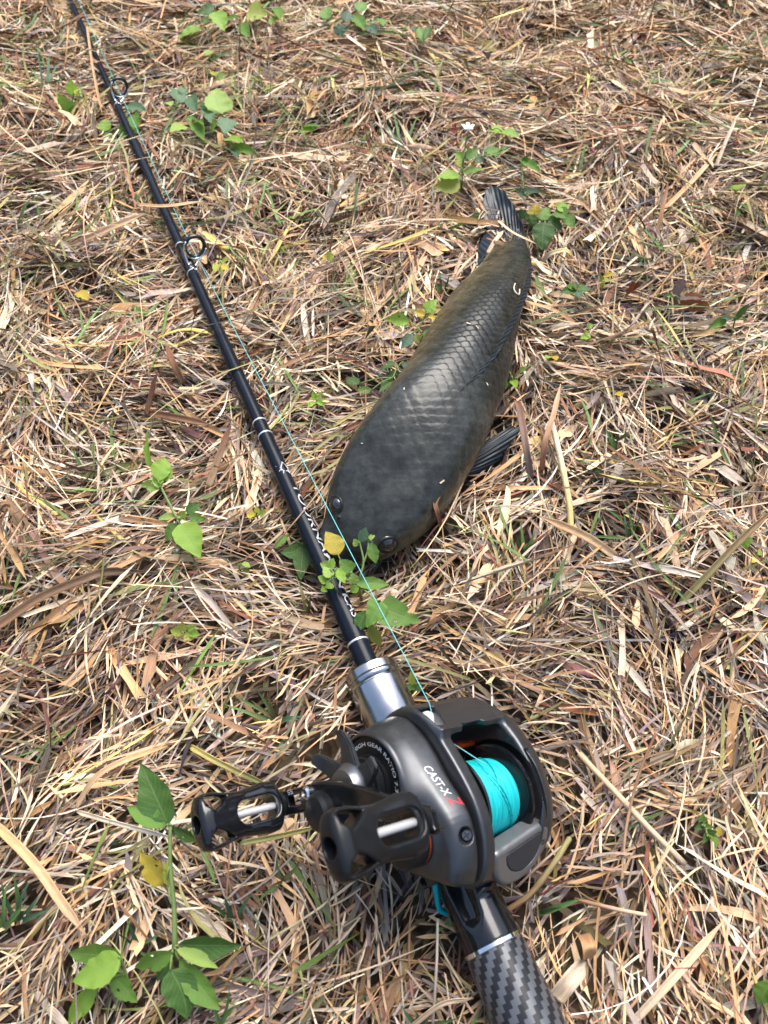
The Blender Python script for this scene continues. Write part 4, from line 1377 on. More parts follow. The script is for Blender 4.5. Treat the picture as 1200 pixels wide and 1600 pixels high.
def add_leaf(par, base, tip, width, col, kind=0, turn=0.0, lab=None, roll=None):
    base = np.asarray(base); tip = np.asarray(tip)
    d = tip - base; Ln = np.linalg.norm(d); d = d / Ln
    up0 = np.array([0, -.25, 1.0]); up0 /= np.linalg.norm(up0)
    x = np.cross(d, up0); x /= np.linalg.norm(x); z = np.cross(x, d)
    a = turn
    x2 = x * math.cos(a) + z * math.sin(a); z2 = -x * math.sin(a) + z * math.cos(a)
    LIES.append((base, tip, width * .42))
    o = bpy.data.objects.new('leaf', LEAF[kind][random.choice((0, 0, 1, 1, 2, 3, 3))]); COL.objects.link(o)
    zs = (width + Ln * .4) * .75
    mw = Matrix(((x2[0] * width, d[0] * Ln, z2[0] * zs, base[0]), (x2[1] * width, d[1] * Ln, z2[1] * zs, base[1]), (x2[2] * width, d[2] * Ln, z2[2] * zs, base[2]), (0, 0, 0, 1)))
    o.parent = par
    o.matrix_local = Matrix.Translation(-Vector(par.location)) @ mw
    c = np.array(LC[col]) * random.uniform(1.5, 2.1)
    o.color = (*c, 1)
    if lab: o['label'] = lab
    return o


def weed(label, root, leaves, stems=(), group=None, cat='weed', name='weed', zb=.021, zt=.027):
    """root px; leaves: (base px, tip px, width px, colour[, kind, z base, z tip, turn]); stems: lists of (px, py, z)"""
    if root[1] < 520: zb += .009; zt += .010
    r0 = at(*root, .004)
    e = empty(name, r0, label, cat, group or {'weed': 'green weeds growing through the dry grass', 'dry weed': None, 'leaf': 'small single leaves lying in the straw'}[cat])
    for lf in leaves:
        bx, tx, wpx, c = lf[:4]
        kd = lf[4] if len(lf) > 4 else 0
        z0 = lf[5] if len(lf) > 5 else zb + random.uniform(-.003, .003)
        z1 = lf[6] if len(lf) > 6 else zt + random.uniform(-.006, .006)
        tn = lf[7] if len(lf) > 7 else random.uniform(-.35, .35)
        add_leaf(e, at(*bx, z0), at(*tx, z1), wpx * mpp(*tx, z1) * (1.42 if root[1] < 520 else 1.14), c, kd, tn)
    bm = bmesh.new()
    for st in stems:
        rr = st[0] if isinstance(st[0], float) else .0008
        pts = [p for p in st if not isinstance(p, float)]
        bm.from_mesh(tube('stem', smooth_path([at(*p) for p in pts], 5 * len(pts)), np.linspace(rr, rr * .6, 5 * len(pts)), 7))
    # petioles: every leaf joined to the nearest stem point or the root
    anchors = [at(*p) for st in stems for p in st if not isinstance(p, float)] or [r0]
    for lf in leaves:
        b = at(*lf[0], lf[5] if len(lf) > 5 else zb)
        k = min(anchors, key=lambda q: np.linalg.norm(q - b))
        if np.linalg.norm(k - b) > .001:
            mid = (k + b) / 2 + np.array([0, 0, .002])
            bm.from_mesh(tube('stem', smooth_path([k, mid, b], 8), .00045, 6))
    sm = bm_mesh('stem', bm, True)
    sm.transform(Matrix.Translation(-Vector(e.location)))
    link('stem', sm, M['stem'], e)
    return e


# front left tall weed
weed('tall weed with one yellow leaf at the lower left beside the reel handle', (275, 1502), [
    ((263, 1290), (217, 1193), 50, 'd', 0, .040, .050, .2), ((259, 1292), (198, 1260), 28, 'g', 1, .040, .044, -.3), ((270, 1292), (310, 1316), 15, 'd', 1, .038, .028),
    ((261, 1380), (216, 1332), 38, 'y', 0, .030, .034, .5), ((263, 1386), (258, 1346), 15, 'o', 1, .030, .036, -.8),
    ((278, 1477), (376, 1480), 34, 'd', 1, .026, .030, -.35), ((275, 1483), (341, 1512), 18, 'l', 1, .028, .026, .5), ((270, 1489), (209, 1514), 31, 'g', 1, .026, .022, .3),
    ((280, 1500), (342, 1580), 34, 'g', 1, .024, .020, -.2), ((266, 1516), (293, 1594), 50, 'd', 0, .026, .018, .25), ((264, 1500), (244, 1532), 26, 'd', 0, .016, .012)],
    [[.0014, (275, 1505, .006), (273, 1480, .022), (272, 1420, .028), (266, 1350, .034), (266, 1288, .040)]])
weed('low weed of two broad overlapping leaves at the lower left edge', (205, 1560), [
    ((189, 1494), (104, 1492), 36, 'g', 0, .026, .024, .3), ((188, 1496), (111, 1534), 44, 'b', 0, .030, .028, -.2), ((152, 1536), (106, 1602), 26, 'b', 1, .018, .010), ((172, 1516), (214, 1568), 24, 'g', 1, .020, .012)],
    [[.0009, (206, 1562, .006), (196, 1520, .018), (188, 1495, .026)]])
weed('bright green seedling with a big oval lower leaf left of the rod', (296, 872), [
    ((237, 733), (228, 667), 26, 'b', 1, .034, .044, .9), ((247, 752), (258, 714), 26, 'b', 1, .034, .038, -.2), ((256, 752), (268, 730), 16, 'l', 1, .032, .036), ((252, 763), (219, 756), 15, 'l', 1, .032, .030), ((250, 764), (243, 738), 16, 'b', 1, .032, .034),
    ((279, 818), (312, 870), 42, 'b', 0, .030, .030, .1), ((277, 818), (258, 846), 20, 'g', 0, .026, .020), ((292, 803), (314, 785), 16, 'd', 0, .028, .030), ((297, 807), (322, 812), 14, 'g', 0, .028, .026), ((283, 810), (289, 798), 15, 'b', 0, .028, .034), ((275, 806), (247, 809), 12, 'l', 1, .028, .026)],
    [[.0011, (306, 890, .004), (290, 840, .018), (279, 815, .028), (266, 790, .030), (252, 762, .032), (238, 735, .034)]])
weed('sprouting weed with a yellowed leaf growing between the rod and the nose of the fish', (565, 935), [
    ((530, 866), (509, 829), 30, 'y', 0, .036, .040, -.2), ((563, 847), (572, 824), 15, 't', 1, .040, .048), ((561, 852), (553, 842), 12, 'l', 0, .040, .044), ((578, 847), (588, 880), 17, 'g', 1, .040, .034), ((575, 842), (586, 837), 9, 'l', 1, .040, .042),
    ((550, 893), (530, 873), 25, 'g', 2, .034, .036), ((516, 886), (500, 880), 13, 'l', 1, .036, .038), ((519, 902), (505, 884), 17, 'l', 0, .036, .038), ((526, 887), (539, 911), 14, 'b', 1, .036, .034), ((514, 889), (521, 872), 12, 'b', 1, .036, .040),
    ((512, 906), (497, 900), 16, 'b', 2, .034, .036), ((518, 910), (508, 918), 15, 'b', 2, .034, .034), ((509, 918), (501, 923), 12, 'b', 2, .032, .032), ((553, 910), (608, 913), 19, 'g', 1, .030, .028), ((552, 914), (551, 895), 15, 'l', 1, .030, .036), ((560, 916), (547, 925), 13, 'b', 1, .030, .028)],
    [[.0010, (567, 940, .006), (558, 918, .026), (540, 905, .032), (522, 900, .034)], [.0008, (563, 930, .010), (562, 905, .030), (568, 878, .036), (562, 848, .040)], [.0007, (566, 885, .034), (574, 862, .038), (576, 842, .040)], [.0006, (545, 905, .030), (534, 880, .034), (528, 866, .036)]])
weed('weed with a large rounded leaf beside the rod just beyond the silver fore grip', (580, 985), [
    ((592, 949), (657, 970), 46, 'g', 2, .030, .030, .05), ((594, 938), (571, 979), 32, 'g', 2, .032, .028, -.1), ((572, 956), (556, 988), 22, 'd', 0, .028, .024), ((576, 976), (595, 1010), 17, 'o', 1, .022, .012)],
    [[.0009, (584, 990, .006), (580, 965, .020), (590, 943, .030), (565, 918, .028)]])
weed('dark green leaves pressed beneath the left side of the rod near the lettering', (476, 858), [
    ((476, 857), (438, 863), 24, 'd', 0, .010, .012), ((474, 852), (470, 906), 26, 'd', 0, .012, .010), ((450, 836), (429, 856), 13, 'g', 1, .012, .012)], [[(476, 858, .004), (470, 850, .010), (452, 838, .012)]])
weed('trailing weed with a bright round leaf along the left flank of the fish', (650, 540), [
    ((641, 503), (602, 497), 18, 'b', 1, .022, .026, .3), ((666, 487), (683, 467), 20, 'b', 2, .026, .030), ((665, 493), (648, 486), 10, 'y', 1, .026, .028), ((668, 494), (688, 500), 8, 'y', 1, .026, .026),
    ((643, 522), (627, 544), 17, 'k', 0, .020, .018), ((655, 532), (650, 520), 12, 'o', 2, .022, .026), ((660, 524), (680, 517), 11, 'g', 0, .020, .022)],
    [[(655, 545, .006), (658, 530, .018), (660, 520, .022), (642, 503, .022)], [(652, 520, .018), (666, 490, .026)]])
weed('dark leaves half hidden under the left flank of the fish', (625, 585), [
    ((617, 566), (593, 577), 15, 'd', 0), ((622, 583), (600, 588), 13, 'd', 0), ((630, 565), (640, 582), 11, 'k', 0), ((613, 594), (592, 612), 16, 'd', 0), ((560, 600), (542, 588), 18, 'd', 0), ((580, 610), (556, 606), 12, 'g', 0)], [[(625, 590, .004), (620, 578, .014), (614, 590, .014)]], None, 'weed', 'weed', .014, .016)
weed('tiny sprig of narrow pale green leaves left of the fish', (496, 640), [
    ((495, 628), (480, 636), 8, 'l', 1), ((496, 626), (513, 625), 8, 'b', 1), ((494, 624), (488, 612), 8, 'b', 1), ((497, 624), (503, 612), 7, 'l', 1), ((495, 627), (507, 634), 7, 'b', 1), ((495, 622), (484, 622), 6, 'o', 1)], [[(496, 642, .004), (495, 626, .016)]])
wf = weed('leafy weed with a small white flower just beyond the fish tail', (722, 305), [
    ((720, 285), (677, 291), 22, 'o', 0, .030, .030), ((718, 272), (681, 276), 18, 'b', 0, .034, .036), ((722, 270), (756, 262), 9, 'g', 1, .034, .034), ((724, 250), (711, 238), 9, 'b', 1, .044, .046), ((727, 247), (748, 231), 12, 'g', 0, .042, .044), ((742, 246), (757, 252), 11, 'k', 0, .030, .030),
    ((756, 241), (788, 235), 15, 'g', 0, .034, .034), ((785, 236), (793, 227), 9, 'd', 1, .032, .034), ((765, 202), (788, 207), 16, 'b', 0, .034, .034), ((784, 205), (812, 213), 15, 'b', 0, .034, .034), ((722, 262), (716, 248), 9, 'o', 1)],
    [[.0010, (721, 306, .006), (722, 270, .030), (726, 235, .046), (731, 206, .056)], [.0005, (722, 262, .034), (745, 246, .034), (778, 238, .034)], [.0004, (760, 240, .034), (766, 215, .034), (768, 203, .034)]])
for k in range(5):
    a = k * 2 * math.pi / 5
    pm = py_mesh('petal', [(0, 0, 0), (.0022, .002, .0006), (.0016, .0055, .0012), (0, .0066, .0006), (-.0016, .0055, .0012), (-.0022, .002, .0006)], [(0, 1, 2, 3, 4, 5)])
    bm = bmesh.new(); bm.from_mesh(pm); bmesh.ops.solidify(bm, geom=bm.faces, thickness=.0003); bm.to_mesh(pm); bm.free()
    po = link('petal', pm, M['petal'], wf)
    po.matrix_local = Matrix.Translation(Vector(at(731, 203, .058)) - Vector(wf.location)) @ Matrix.Rotation(a, 4, 'Z') @ Matrix.Rotation(.45, 4, 'X')
weed('low weed with one round yellow leaf right of the fish tail', (850, 350), [
    ((836, 336), (838, 318), 17, 'y', 2, .024, .028), ((848, 345), (855, 322), 17, 'g', 0, .022, .026), ((868, 330), (884, 340), 18, 'g', 0, .024, .026), ((870, 325), (890, 322), 15, 'b', 0, .026, .028), ((880, 337), (898, 355), 15, 'g', 0, .022, .020), ((850, 346), (848, 390), 26, 'd', 0, .022, .012), ((853, 345), (880, 358), 18, 'd', 0, .020, .016), ((822, 330), (812, 342), 16, 'd', 0, .018, .014), ((826, 335), (834, 355), 18, 'd', 0, .018, .012)],
    [[(850, 352, .004), (850, 345, .020), (868, 332, .022)], [(848, 346, .018), (832, 335, .020)]])
weed('small dark leaves at the edge of the litter above the tail fin', (830, 300), [
    ((812, 248), (845, 267), 11, 'g', 1), ((815, 258), (826, 242), 9, 'd', 1), ((812, 300), (845, 299), 9, 'k', 1), ((820, 305), (806, 296), 8, 'k', 1)], [[(830, 305, .004), (820, 300, .014), (814, 255, .016)]])
weed('bright broad leaved weed at the top of the picture right of the rod', (345, 55), [
    ((314, 42), (277, 58), 22, 'b', 0, .028, .026), ((333, 18), (350, 46), 20, 'b', 0, .040, .036), ((335, 10), (307, 20), 16, 'd', 0, .040, .038), ((350, 31), (374, 25), 9, 'g', 1), ((340, 10), (358, 7), 9, 'k', 1), ((376, 36), (389, 56), 15, 'g', 0), ((331, 30), (318, 36), 12, 'd', 0)],
    [[(345, 60, .004), (340, 35, .026), (336, 14, .038)]])
weed('pale yellow green weed at the top edge beside the broad leaved weed', (405, 45), [
    ((385, 20), (417, 21), 26, 'o', 0), ((432, 12), (438, 28), 13, 'g', 1), ((435, 28), (420, 36), 9, 'b', 1), ((400, 22), (402, 8), 12, 'b', 0)], [[(408, 45, .004), (402, 24, .018), (432, 14, .018)]])
weed('shadowy clump of small round leaves at the top edge left of centre', (548, 60), [
    ((510, 30), (512, 8), 16, 'g', 0), ((540, 35), (545, 15), 16, 'k', 0), ((560, 18), (572, 2), 16, 'g', 0), ((530, 55), (533, 34), 16, 'k', 0), ((552, 22), (571, 45), 14, 'g', 1), ((575, 40), (590, 52), 14, 'k', 0), ((590, 28), (600, 40), 10, 'g', 0)], [[(548, 62, .004), (548, 35, .018), (560, 16, .02)]])
weed('pair of folded green leaves standing left of the second rod guide', (112, 185), [
    ((107, 178), (91, 146), 18, 'b', 0, .012, .03), ((111, 172), (124, 148), 15, 'g', 0, .012, .03), ((115, 150), (110, 124), 15, 'b', 0, .02, .035), ((118, 146), (127, 136), 9, 'o', 1)], [[(112, 188, .004), (110, 172, .012), (115, 150, .022)]])
weed('leaves growing under the rod below the second guide', (185, 200), [
    ((166, 205), (164, 184), 16, 'b', 0, .008, .012), ((172, 226), (168, 204), 13, 'd', 0, .007, .01), ((196, 166), (229, 172), 13, 't', 0, .012, .016), ((206, 178), (214, 206), 17, 'g', 0, .01, .012), ((185, 200), (196, 214), 12, 'g', 0, .006, .008)], [[(186, 205, .003), (190, 190, .008), (200, 172, .012)]])
weed('dense cluster of soft grey green leaves in the upper left middle', (322, 215), [
    ((285, 160), (267, 133), 18, 't', 0), ((295, 150), (306, 173), 17, 't', 0), ((292, 148), (280, 134), 12, 't', 0), ((346, 176), (338, 134), 32, 'l', 2), ((322, 172), (314, 156), 12, 't', 0), ((320, 170), (330, 190), 16, 't', 0), ((357, 184), (352, 207), 22, 't', 0), ((290, 196), (266, 204), 15, 'l', 0), ((300, 190), (318, 217), 16, 'g', 0), ((302, 188), (318, 194), 10, 'g', 1), ((330, 208), (338, 190), 15, 'b', 0), ((310, 188), (288, 186), 9, 'g', 1), ((268, 165), (261, 158), 10, 'l', 1)],
    [[(322, 218, .004), (318, 190, .016), (300, 165, .018), (290, 150, .018)], [(320, 195, .014), (345, 180, .018)]])
weed('two yellowish leaves right below the grey green cluster', (372, 240), [
    ((350, 217), (380, 219), 18, 'b', 0), ((360, 228), (402, 241), 12, 'g', 1), ((362, 232), (372, 246), 10, 'k', 0)], [[(372, 245, .004), (358, 226, .014)]])
weed('small yellow green sprig above the grey green cluster', (330, 90), [
    ((322, 86), (333, 78), 12, 'l', 0), ((340, 124), (352, 117), 12, 'l', 0), ((336, 118), (328, 111), 9, 'o', 0)], [[(332, 120, .004), (330, 95, .014), (324, 86, .016)]])
weed('thin weed with small rounded lime leaves in the upper middle', (405, 140), [
    ((402, 125), (391, 117), 11, 'l', 0), ((404, 118), (408, 108), 9, 'b', 0), ((412, 140), (426, 135), 12, 'l', 0), ((468, 205), (490, 202), 17, 'b', 0), ((472, 198), (500, 196), 9, 'g', 1)], [[(406, 145, .004), (404, 122, .016), (412, 138, .014)]])
weed('dark star shaped sprig in the litter right of the fish', (912, 490), [
    ((900, 453), (876, 456), 11, 'd', 1), ((900, 452), (897, 442), 10, 'd', 1), ((903, 453), (924, 452), 12, 'd', 1), ((902, 455), (906, 466), 10, 'k', 1), ((899, 451), (886, 446), 9, 'g', 1)], [[(915, 492, .004), (908, 470, .012), (902, 454, .018)]])
weed('sprig with one upright and one flat yellow leaf right of the fish', (945, 452), [
    ((941, 452), (938, 430), 9, 'o', 1, .012, .024), ((942, 432), (962, 427), 8, 'y', 1), ((944, 440), (956, 437), 9, 'l', 1), ((933, 430), (927, 427), 8, 'd', 0)], [[(944, 455, .004), (942, 438, .014)]])
weed('yellow green leaf beside a bent olive grass blade right of the fish', (920, 528), [
    ((920, 520), (908, 528), 14, 'b', 0), ((918, 512), (926, 506), 10, 'l', 0)], [[(920, 530, .004), (919, 516, .014)]])
weed('dry plant with a folded rust red leaf on the right', (1052, 485), [
    ((1056, 468), (1120, 468), 16, 'p', 1, .024, .026, .5), ((1062, 470), (1112, 480), 22, 'r', 0, .022, .020, -.3), ((1056, 464), (1068, 434), 12, 'p', 1, .024, .036, .6), ((1052, 464), (1042, 461), 8, 'd', 1)], [[(1048, 500, .004), (1052, 478, .014), (1057, 466, .024)]], None, 'dry weed')
weed('dark green sprig with pointed leaves at the right behind the rust red leaf', (1140, 530), [
    ((1148, 500), (1171, 474), 9, 'd', 1, .022, .034), ((1146, 500), (1128, 496), 12, 'k', 1), ((1136, 498), (1108, 512), 13, 'g', 1), ((1150, 500), (1166, 500), 9, 'd', 1)], [[(1140, 535, .004), (1146, 510, .016), (1149, 498, .022)]])
weed('weed with two heart shaped pale leaves near the right edge', (1165, 875), [
    ((1158, 853), (1176, 840), 17, 'b', 2), ((1146, 838), (1136, 832), 12, 'l', 2), ((1184, 862), (1192, 866), 13, 'o', 2), ((1180, 872), (1174, 878), 10, 'y', 2)], [[(1166, 878, .004), (1162, 856, .014), (1150, 840, .014)], [(1166, 872, .008), (1184, 862, .014)]])
weed('small dark clover sprig with a yellow tip in the lower right', (1108, 1305), [
    ((1098, 1285), (1099, 1271), 13, 'g', 2), ((1096, 1290), (1085, 1294), 10, 'd', 2), ((1100, 1292), (1116, 1293), 10, 'g', 2), ((1106, 1302), (1120, 1300), 13, 'd', 2), ((1110, 1304), (1120, 1322), 18, 'g', 2), ((1104, 1304), (1098, 1318), 10, 'd', 2), ((1123, 1308), (1124, 1290), 8, 'y', 1)], [[(1108, 1312, .004), (1104, 1300, .014), (1098, 1288, .016)]])
weed('broad leaf cut off by the right edge near the lower corner', (1196, 1580), [
    ((1204, 1534), (1186, 1570), 34, 'g', 0, .026, .020), ((1210, 1540), (1216, 1580), 30, 'g', 0, .026, .020)], [[(1208, 1582, .004), (1206, 1550, .02), (1206, 1536, .026)]])
weed('tiny three leaved sprig beside the silver fore grip', (646, 1085), [
    ((644, 1074), (642, 1048), 10, 'o', 1, .010, .018), ((644, 1078), (633, 1068), 14, 'd', 0), ((648, 1078), (658, 1068), 14, 'd', 0)], [[(647, 1088, .004), (645, 1076, .012)]])
weed('small yellowing leaf pair left of the fish near the grass stalks', (515, 412), [
    ((512, 405), (522, 398), 13, 'o', 0), ((511, 405), (503, 401), 10, 'y', 0)], [[(514, 414, .003), (512, 405, .014)]])
weed('limp olive leaves just right of the nearer rod guide', (345, 425), [
    ((343, 412), (336, 424), 10, 'o', 1), ((345, 410), (356, 405), 12, 'o', 1), ((347, 413), (356, 422), 9, 'y', 1)], [[(346, 428, .003), (344, 412, .014)]])
weed('single yellow leaf lying among straw at the left', (130, 472), [((120, 456), (137, 468), 14, 'y', 0, .016, .018)], [[(130, 475, .004), (120, 456, .014)]], None, 'leaf')
weed('curled ring shaped green leaf on the straw left of the rod', (382, 898), [
    ((374, 893), (375, 880), 12, 'o', 1, .014, .022, .8), ((378, 880), (392, 886), 12, 'l', 1, .020, .018, .6), ((390, 890), (378, 897), 9, 'o', 1, .016, .014)], [[(380, 900, .003), (374, 892, .014)]], None, 'leaf')
weed('wilted yellow green sprig close to the rod at the left', (405, 815), [
    ((398, 806), (385, 802), 12, 'y', 1), ((402, 802), (402, 792), 9, 'o', 1), ((405, 804), (416, 800), 12, 'o', 1)], [[(405, 818, .003), (401, 804, .014)]])
weed('limp cluster of faded olive leaves left of the large rounded leaf', (293, 1000), [
    ((286, 990), (266, 984), 14, 'o', 1), ((288, 985), (284, 972), 15, 'o', 0), ((290, 988), (300, 1000), 14, 'o', 1), ((294, 984), (312, 992), 13, 'b', 1), ((292, 982), (305, 978), 10, 'l', 1)], [[(292, 1002, .003), (289, 986, .014)]])
weed('lime seedling right of the fish by the folded fin', (800, 600), [
    ((797, 597), (786, 606), 12, 'd', 0), ((800, 594), (808, 604), 12, 'b', 0), ((812, 580), (822, 576), 9, 'l', 0), ((800, 590), (796, 580), 8, 'l', 1)], [[(800, 605, .004), (799, 594, .014), (812, 581, .014)]])
weed('small yellow green leaf pair in the litter right of the fish belly', (868, 565), [
    ((858, 556), (851, 560), 9, 'l', 0), ((862, 556), (870, 562), 12, 'y', 0), ((818, 578), (814, 572), 9, 'l', 0)], [[(862, 568, .003), (860, 557, .014)]])
weed('little orange yellow leaf on the straw right of centre', (965, 622), [((960, 614), (972, 618), 11, 'y', 0), ((955, 612), (950, 607), 7, 'y', 0)], [[(963, 623, .003), (960, 615, .012)]], None, 'leaf')
weed('small green leaves at the far right beyond the fish', (1160, 330), [
    ((1155, 318), (1168, 326), 10, 'd', 1), ((1150, 296), (1160, 286), 16, 'l', 0), ((1148, 300), (1140, 290), 9, 'g', 0), ((1153, 326), (1150, 338), 8, 'd', 1)], [[(1158, 335, .004), (1152, 302, .016)]])
weed('green folded leaf and blades in the upper middle', (660, 65), [
    ((660, 66), (655, 40), 12, 'g', 1), ((664, 62), (672, 38), 9, 'd', 1), ((650, 50), (640, 42), 10, 'k', 1)], [[(660, 68, .003), (658, 55, .012)]])

# ---- tufts of living grass
def blade_mesh(name, specs, m_):
    """specs: list of (base3, tip3, width, bend vector, col0, col1)"""
    V = []; F = []; Cc = []; Al = []
    nsg = 8
    for (b, t, wd, bend, c0, c1) in specs:
        b = np.asarray(b); t = np.asarray(t)
        d = t - b; Ln = np.linalg.norm(d)
        side = np.cross(d / Ln, [0, -.3, 1.0]); side /= np.linalg.norm(side) + 1e-9
        nrm = np.cross(side, d / Ln)
        o0 = len(V); rn = random.uniform(0, 400); tw0 = random.uniform(-.4, .4)
        for i in range(nsg + 1):
            s = i / nsg
            p = b + d * s + np.asarray(bend) * 4 * s * (1 - s)
            w_ = wd * .5 * ((1 - s ** 2.2) * (.55 + .45 * min(1, s * 4)) + .03)
            sv = side * math.cos(tw0 * s * 2) + nrm * math.sin(tw0 * s * 2)
            for k, q in enumerate((-1, 0, 1)):
                V.append(p + sv * w_ * q + nrm * w_ * .35 * abs(q))
                Cc.append((*(np.array(c0) * (1 - s) + np.array(c1) * s), 1)); Al.append((s * Ln * 4, q * wd * 550 + rn, rn))
        for i in range(nsg):
            for k in range(2):
                F.append((o0 + i * 3 + k, o0 + i * 3 + k + 1, o0 + i * 3 + 4 + k, o0 + i * 3 + 3 + k))
    m = py_mesh(name, V, F)
    point_attr(m, 'tint', 'FLOAT_COLOR', np.array(Cc)); point_attr(m, 'along', 'FLOAT_VECTOR', np.array(Al))
    return m


GR = [((.10, .15, .05), (.07, .17, .04)), ((.13, .15, .06), (.10, .20, .05)), ((.16, .15, .06), (.24, .22, .08)), ((.06, .11, .05), (.06, .15, .07))]


def tuft(label, root, tips, wpx=6, group=None, colset=None, zt=.024):
    r0 = at(*root, .004)
    e = empty('grass_tuft', r0, label, 'grass tuft', group or 'tufts of green grass in the straw')
    for tp in tips:
        zt_ = tp[2] if len(tp) > 2 else zt * random.uniform(.6, 1.1)
        bx = (root[0] + random.uniform(-3, 3), root[1] + random.uniform(-2, 2))
        b = at(*bx, .005); t = at(tp[0], tp[1], zt_)
        c0, c1 = GR[random.randrange(len(GR))] if colset is None else GR[colset[random.randrange(len(colset))]]
        ln = np.linalg.norm(t - b)
        m = blade_mesh('blade', [(b, t, wpx * mpp(*root) * random.uniform(.55, .95), np.array([random.uniform(-.06, .06), random.uniform(-.04, .04), random.uniform(.03, .12)]) * ln, c0, c1)], M['straw'])
        LIES.append((b * .6 + t * .4, t, wpx * mpp(*root) * .5))
        m.transform(Matrix.Translation(-Vector(r0)))
        link('blade', m, M['straw'], e)
    return e


tuft('fan of thin green blades left of the silver fore grip', (432, 1128), [(366, 1088), (392, 1094), (398, 1075), (420, 1086), (478, 1118), (350, 1100)], 9)
tuft('green blades standing in the straw above centre', (628, 248), [(612, 165), (600, 190), (655, 178), (668, 195), (590, 225)], 6)
tuft('tall green blades growing right of the soft grey green cluster', (395, 195), [(372, 150), (415, 128), (438, 165), (400, 118), (360, 165)], 6)
tuft('green blades at the left edge level with the second rod guide', (70, 150), [(46, 105), (92, 100), (76, 85), (58, 70), (108, 118)], 6)
tuft('upright olive blades at the far left middle', (130, 552), [(124, 480), (140, 520), (118, 530)], 6, None, [1, 2])
tuft('short green blades beside the fish head on the right', (818, 868), [(812, 812), (806, 835), (836, 828), (840, 845)], 8, None, [1, 0])
tuft('single dark green blade upright right of the pectoral fin', (965, 715), [(944, 665), (952, 672)], 9, None, [0])
tuft('bluish green blades spread flat in the right middle', (985, 842), [(972, 780), (944, 795), (1004, 800), (906, 838), (975, 800)], 7, None, [3, 0])
tuft('olive blades under straw on the right', (1062, 640), [(1010, 645), (1120, 612), (1030, 650), (1090, 660), (1100, 625)], 8, None, [0, 2])
tuft('green blades flat on the litter below the olive right hand blades', (1075, 690), [(1040, 700), (1108, 668), (1045, 680), (1120, 690)], 7, None, [0, 1])
tuft('leaning green blades upper right of the fish tail', (905, 275), [(876, 250), (930, 240), (890, 235), (915, 225)], 6, None, [1, 2])
tuft('long green blades beside the left edge in the lower left corner', (30, 1440), [(2, 1370), (50, 1375), (62, 1398), (20, 1365), (80, 1420)], 11)
tuft('dark green blades at the left edge near the bottom', (4, 1460), [(10, 1380), (-8, 1400), (40, 1412)], 12, None, [3, 0])
tuft('bright narrow blades at the bottom beside the big lower leaf', (345, 1605), [(358, 1545), (370, 1570), (330, 1560)], 9, None, [0])
tuft('flat green blades under the tall weed at lower left', (215, 1480), [(200, 1440), (255, 1455), (170, 1450), (250, 1500)], 9, None, [0, 3])
tuft('olive sheath with short blades left of the near crank knob', (440, 1378), [(398, 1412), (470, 1350), (432, 1340), (418, 1388)], 10, None, [2, 1])
tuft('pair of green blades beneath the far crank knob', (365, 1440), [(395, 1395), (350, 1400), (330, 1412)], 10, None, [0, 3])
tuft('green blades at the bottom edge left of the carbon grip', (660, 1605), [(628, 1570), (688, 1562), (645, 1575), (720, 1590)], 10, None, [0, 3])
tuft('flat green blade right of the black reel seat', (840, 1428), [(915, 1402), (880, 1418)], 11, None, [0])
tuft('green blades left of the rod below the nearer guide', (205, 335), [(190, 300), (232, 280), (215, 300), (178, 322)], 6, None, [0, 1])
tuft('dark blades at the left edge above the yellow leaf', (30, 360), [(8, 320), (50, 310), (36, 330), (58, 345)], 7, None, [2, 0])
tuft('green tuft at the top left corner', (45, 55), [(25, 25), (60, 15), (80, 38), (38, 8)], 6, None, [0, 1])
tuft('few green blades between rod and fish in the upper half', (535, 470), [(548, 420), (520, 435), (556, 440), (540, 415)], 6, None, [0, 1])
tuft('green blades at the foot of the fish flank left of its tail', (690, 460), [(686, 418), (702, 430), (676, 440)], 6, None, [0, 3])
tuft('pale green blades in the middle between rod and fish', (430, 345), [(410, 330), (452, 338), (440, 318), (400, 350)], 5, None, [1, 2])
tuft('thin upright green blades in the top right quarter', (985, 225), [(975, 180), (1000, 190), (965, 205)], 5, None, [1, 2])
tuft('olive blades below the lettering on the rod', (480, 960), [(462, 900), (486, 930), (450, 935)], 7, None, [1, 2])
tuft('short green blade pair at the far left beneath the brown blade', (135, 748), [(110, 700), (150, 720)], 6, None, [0, 2])
tuft('small green blades at the lower left of the seedling', (90, 765), [(110, 735), (72, 758), (140, 775)], 7, None, [3, 2])

# ---- single straws and dead blades one can pick out
STK = 0


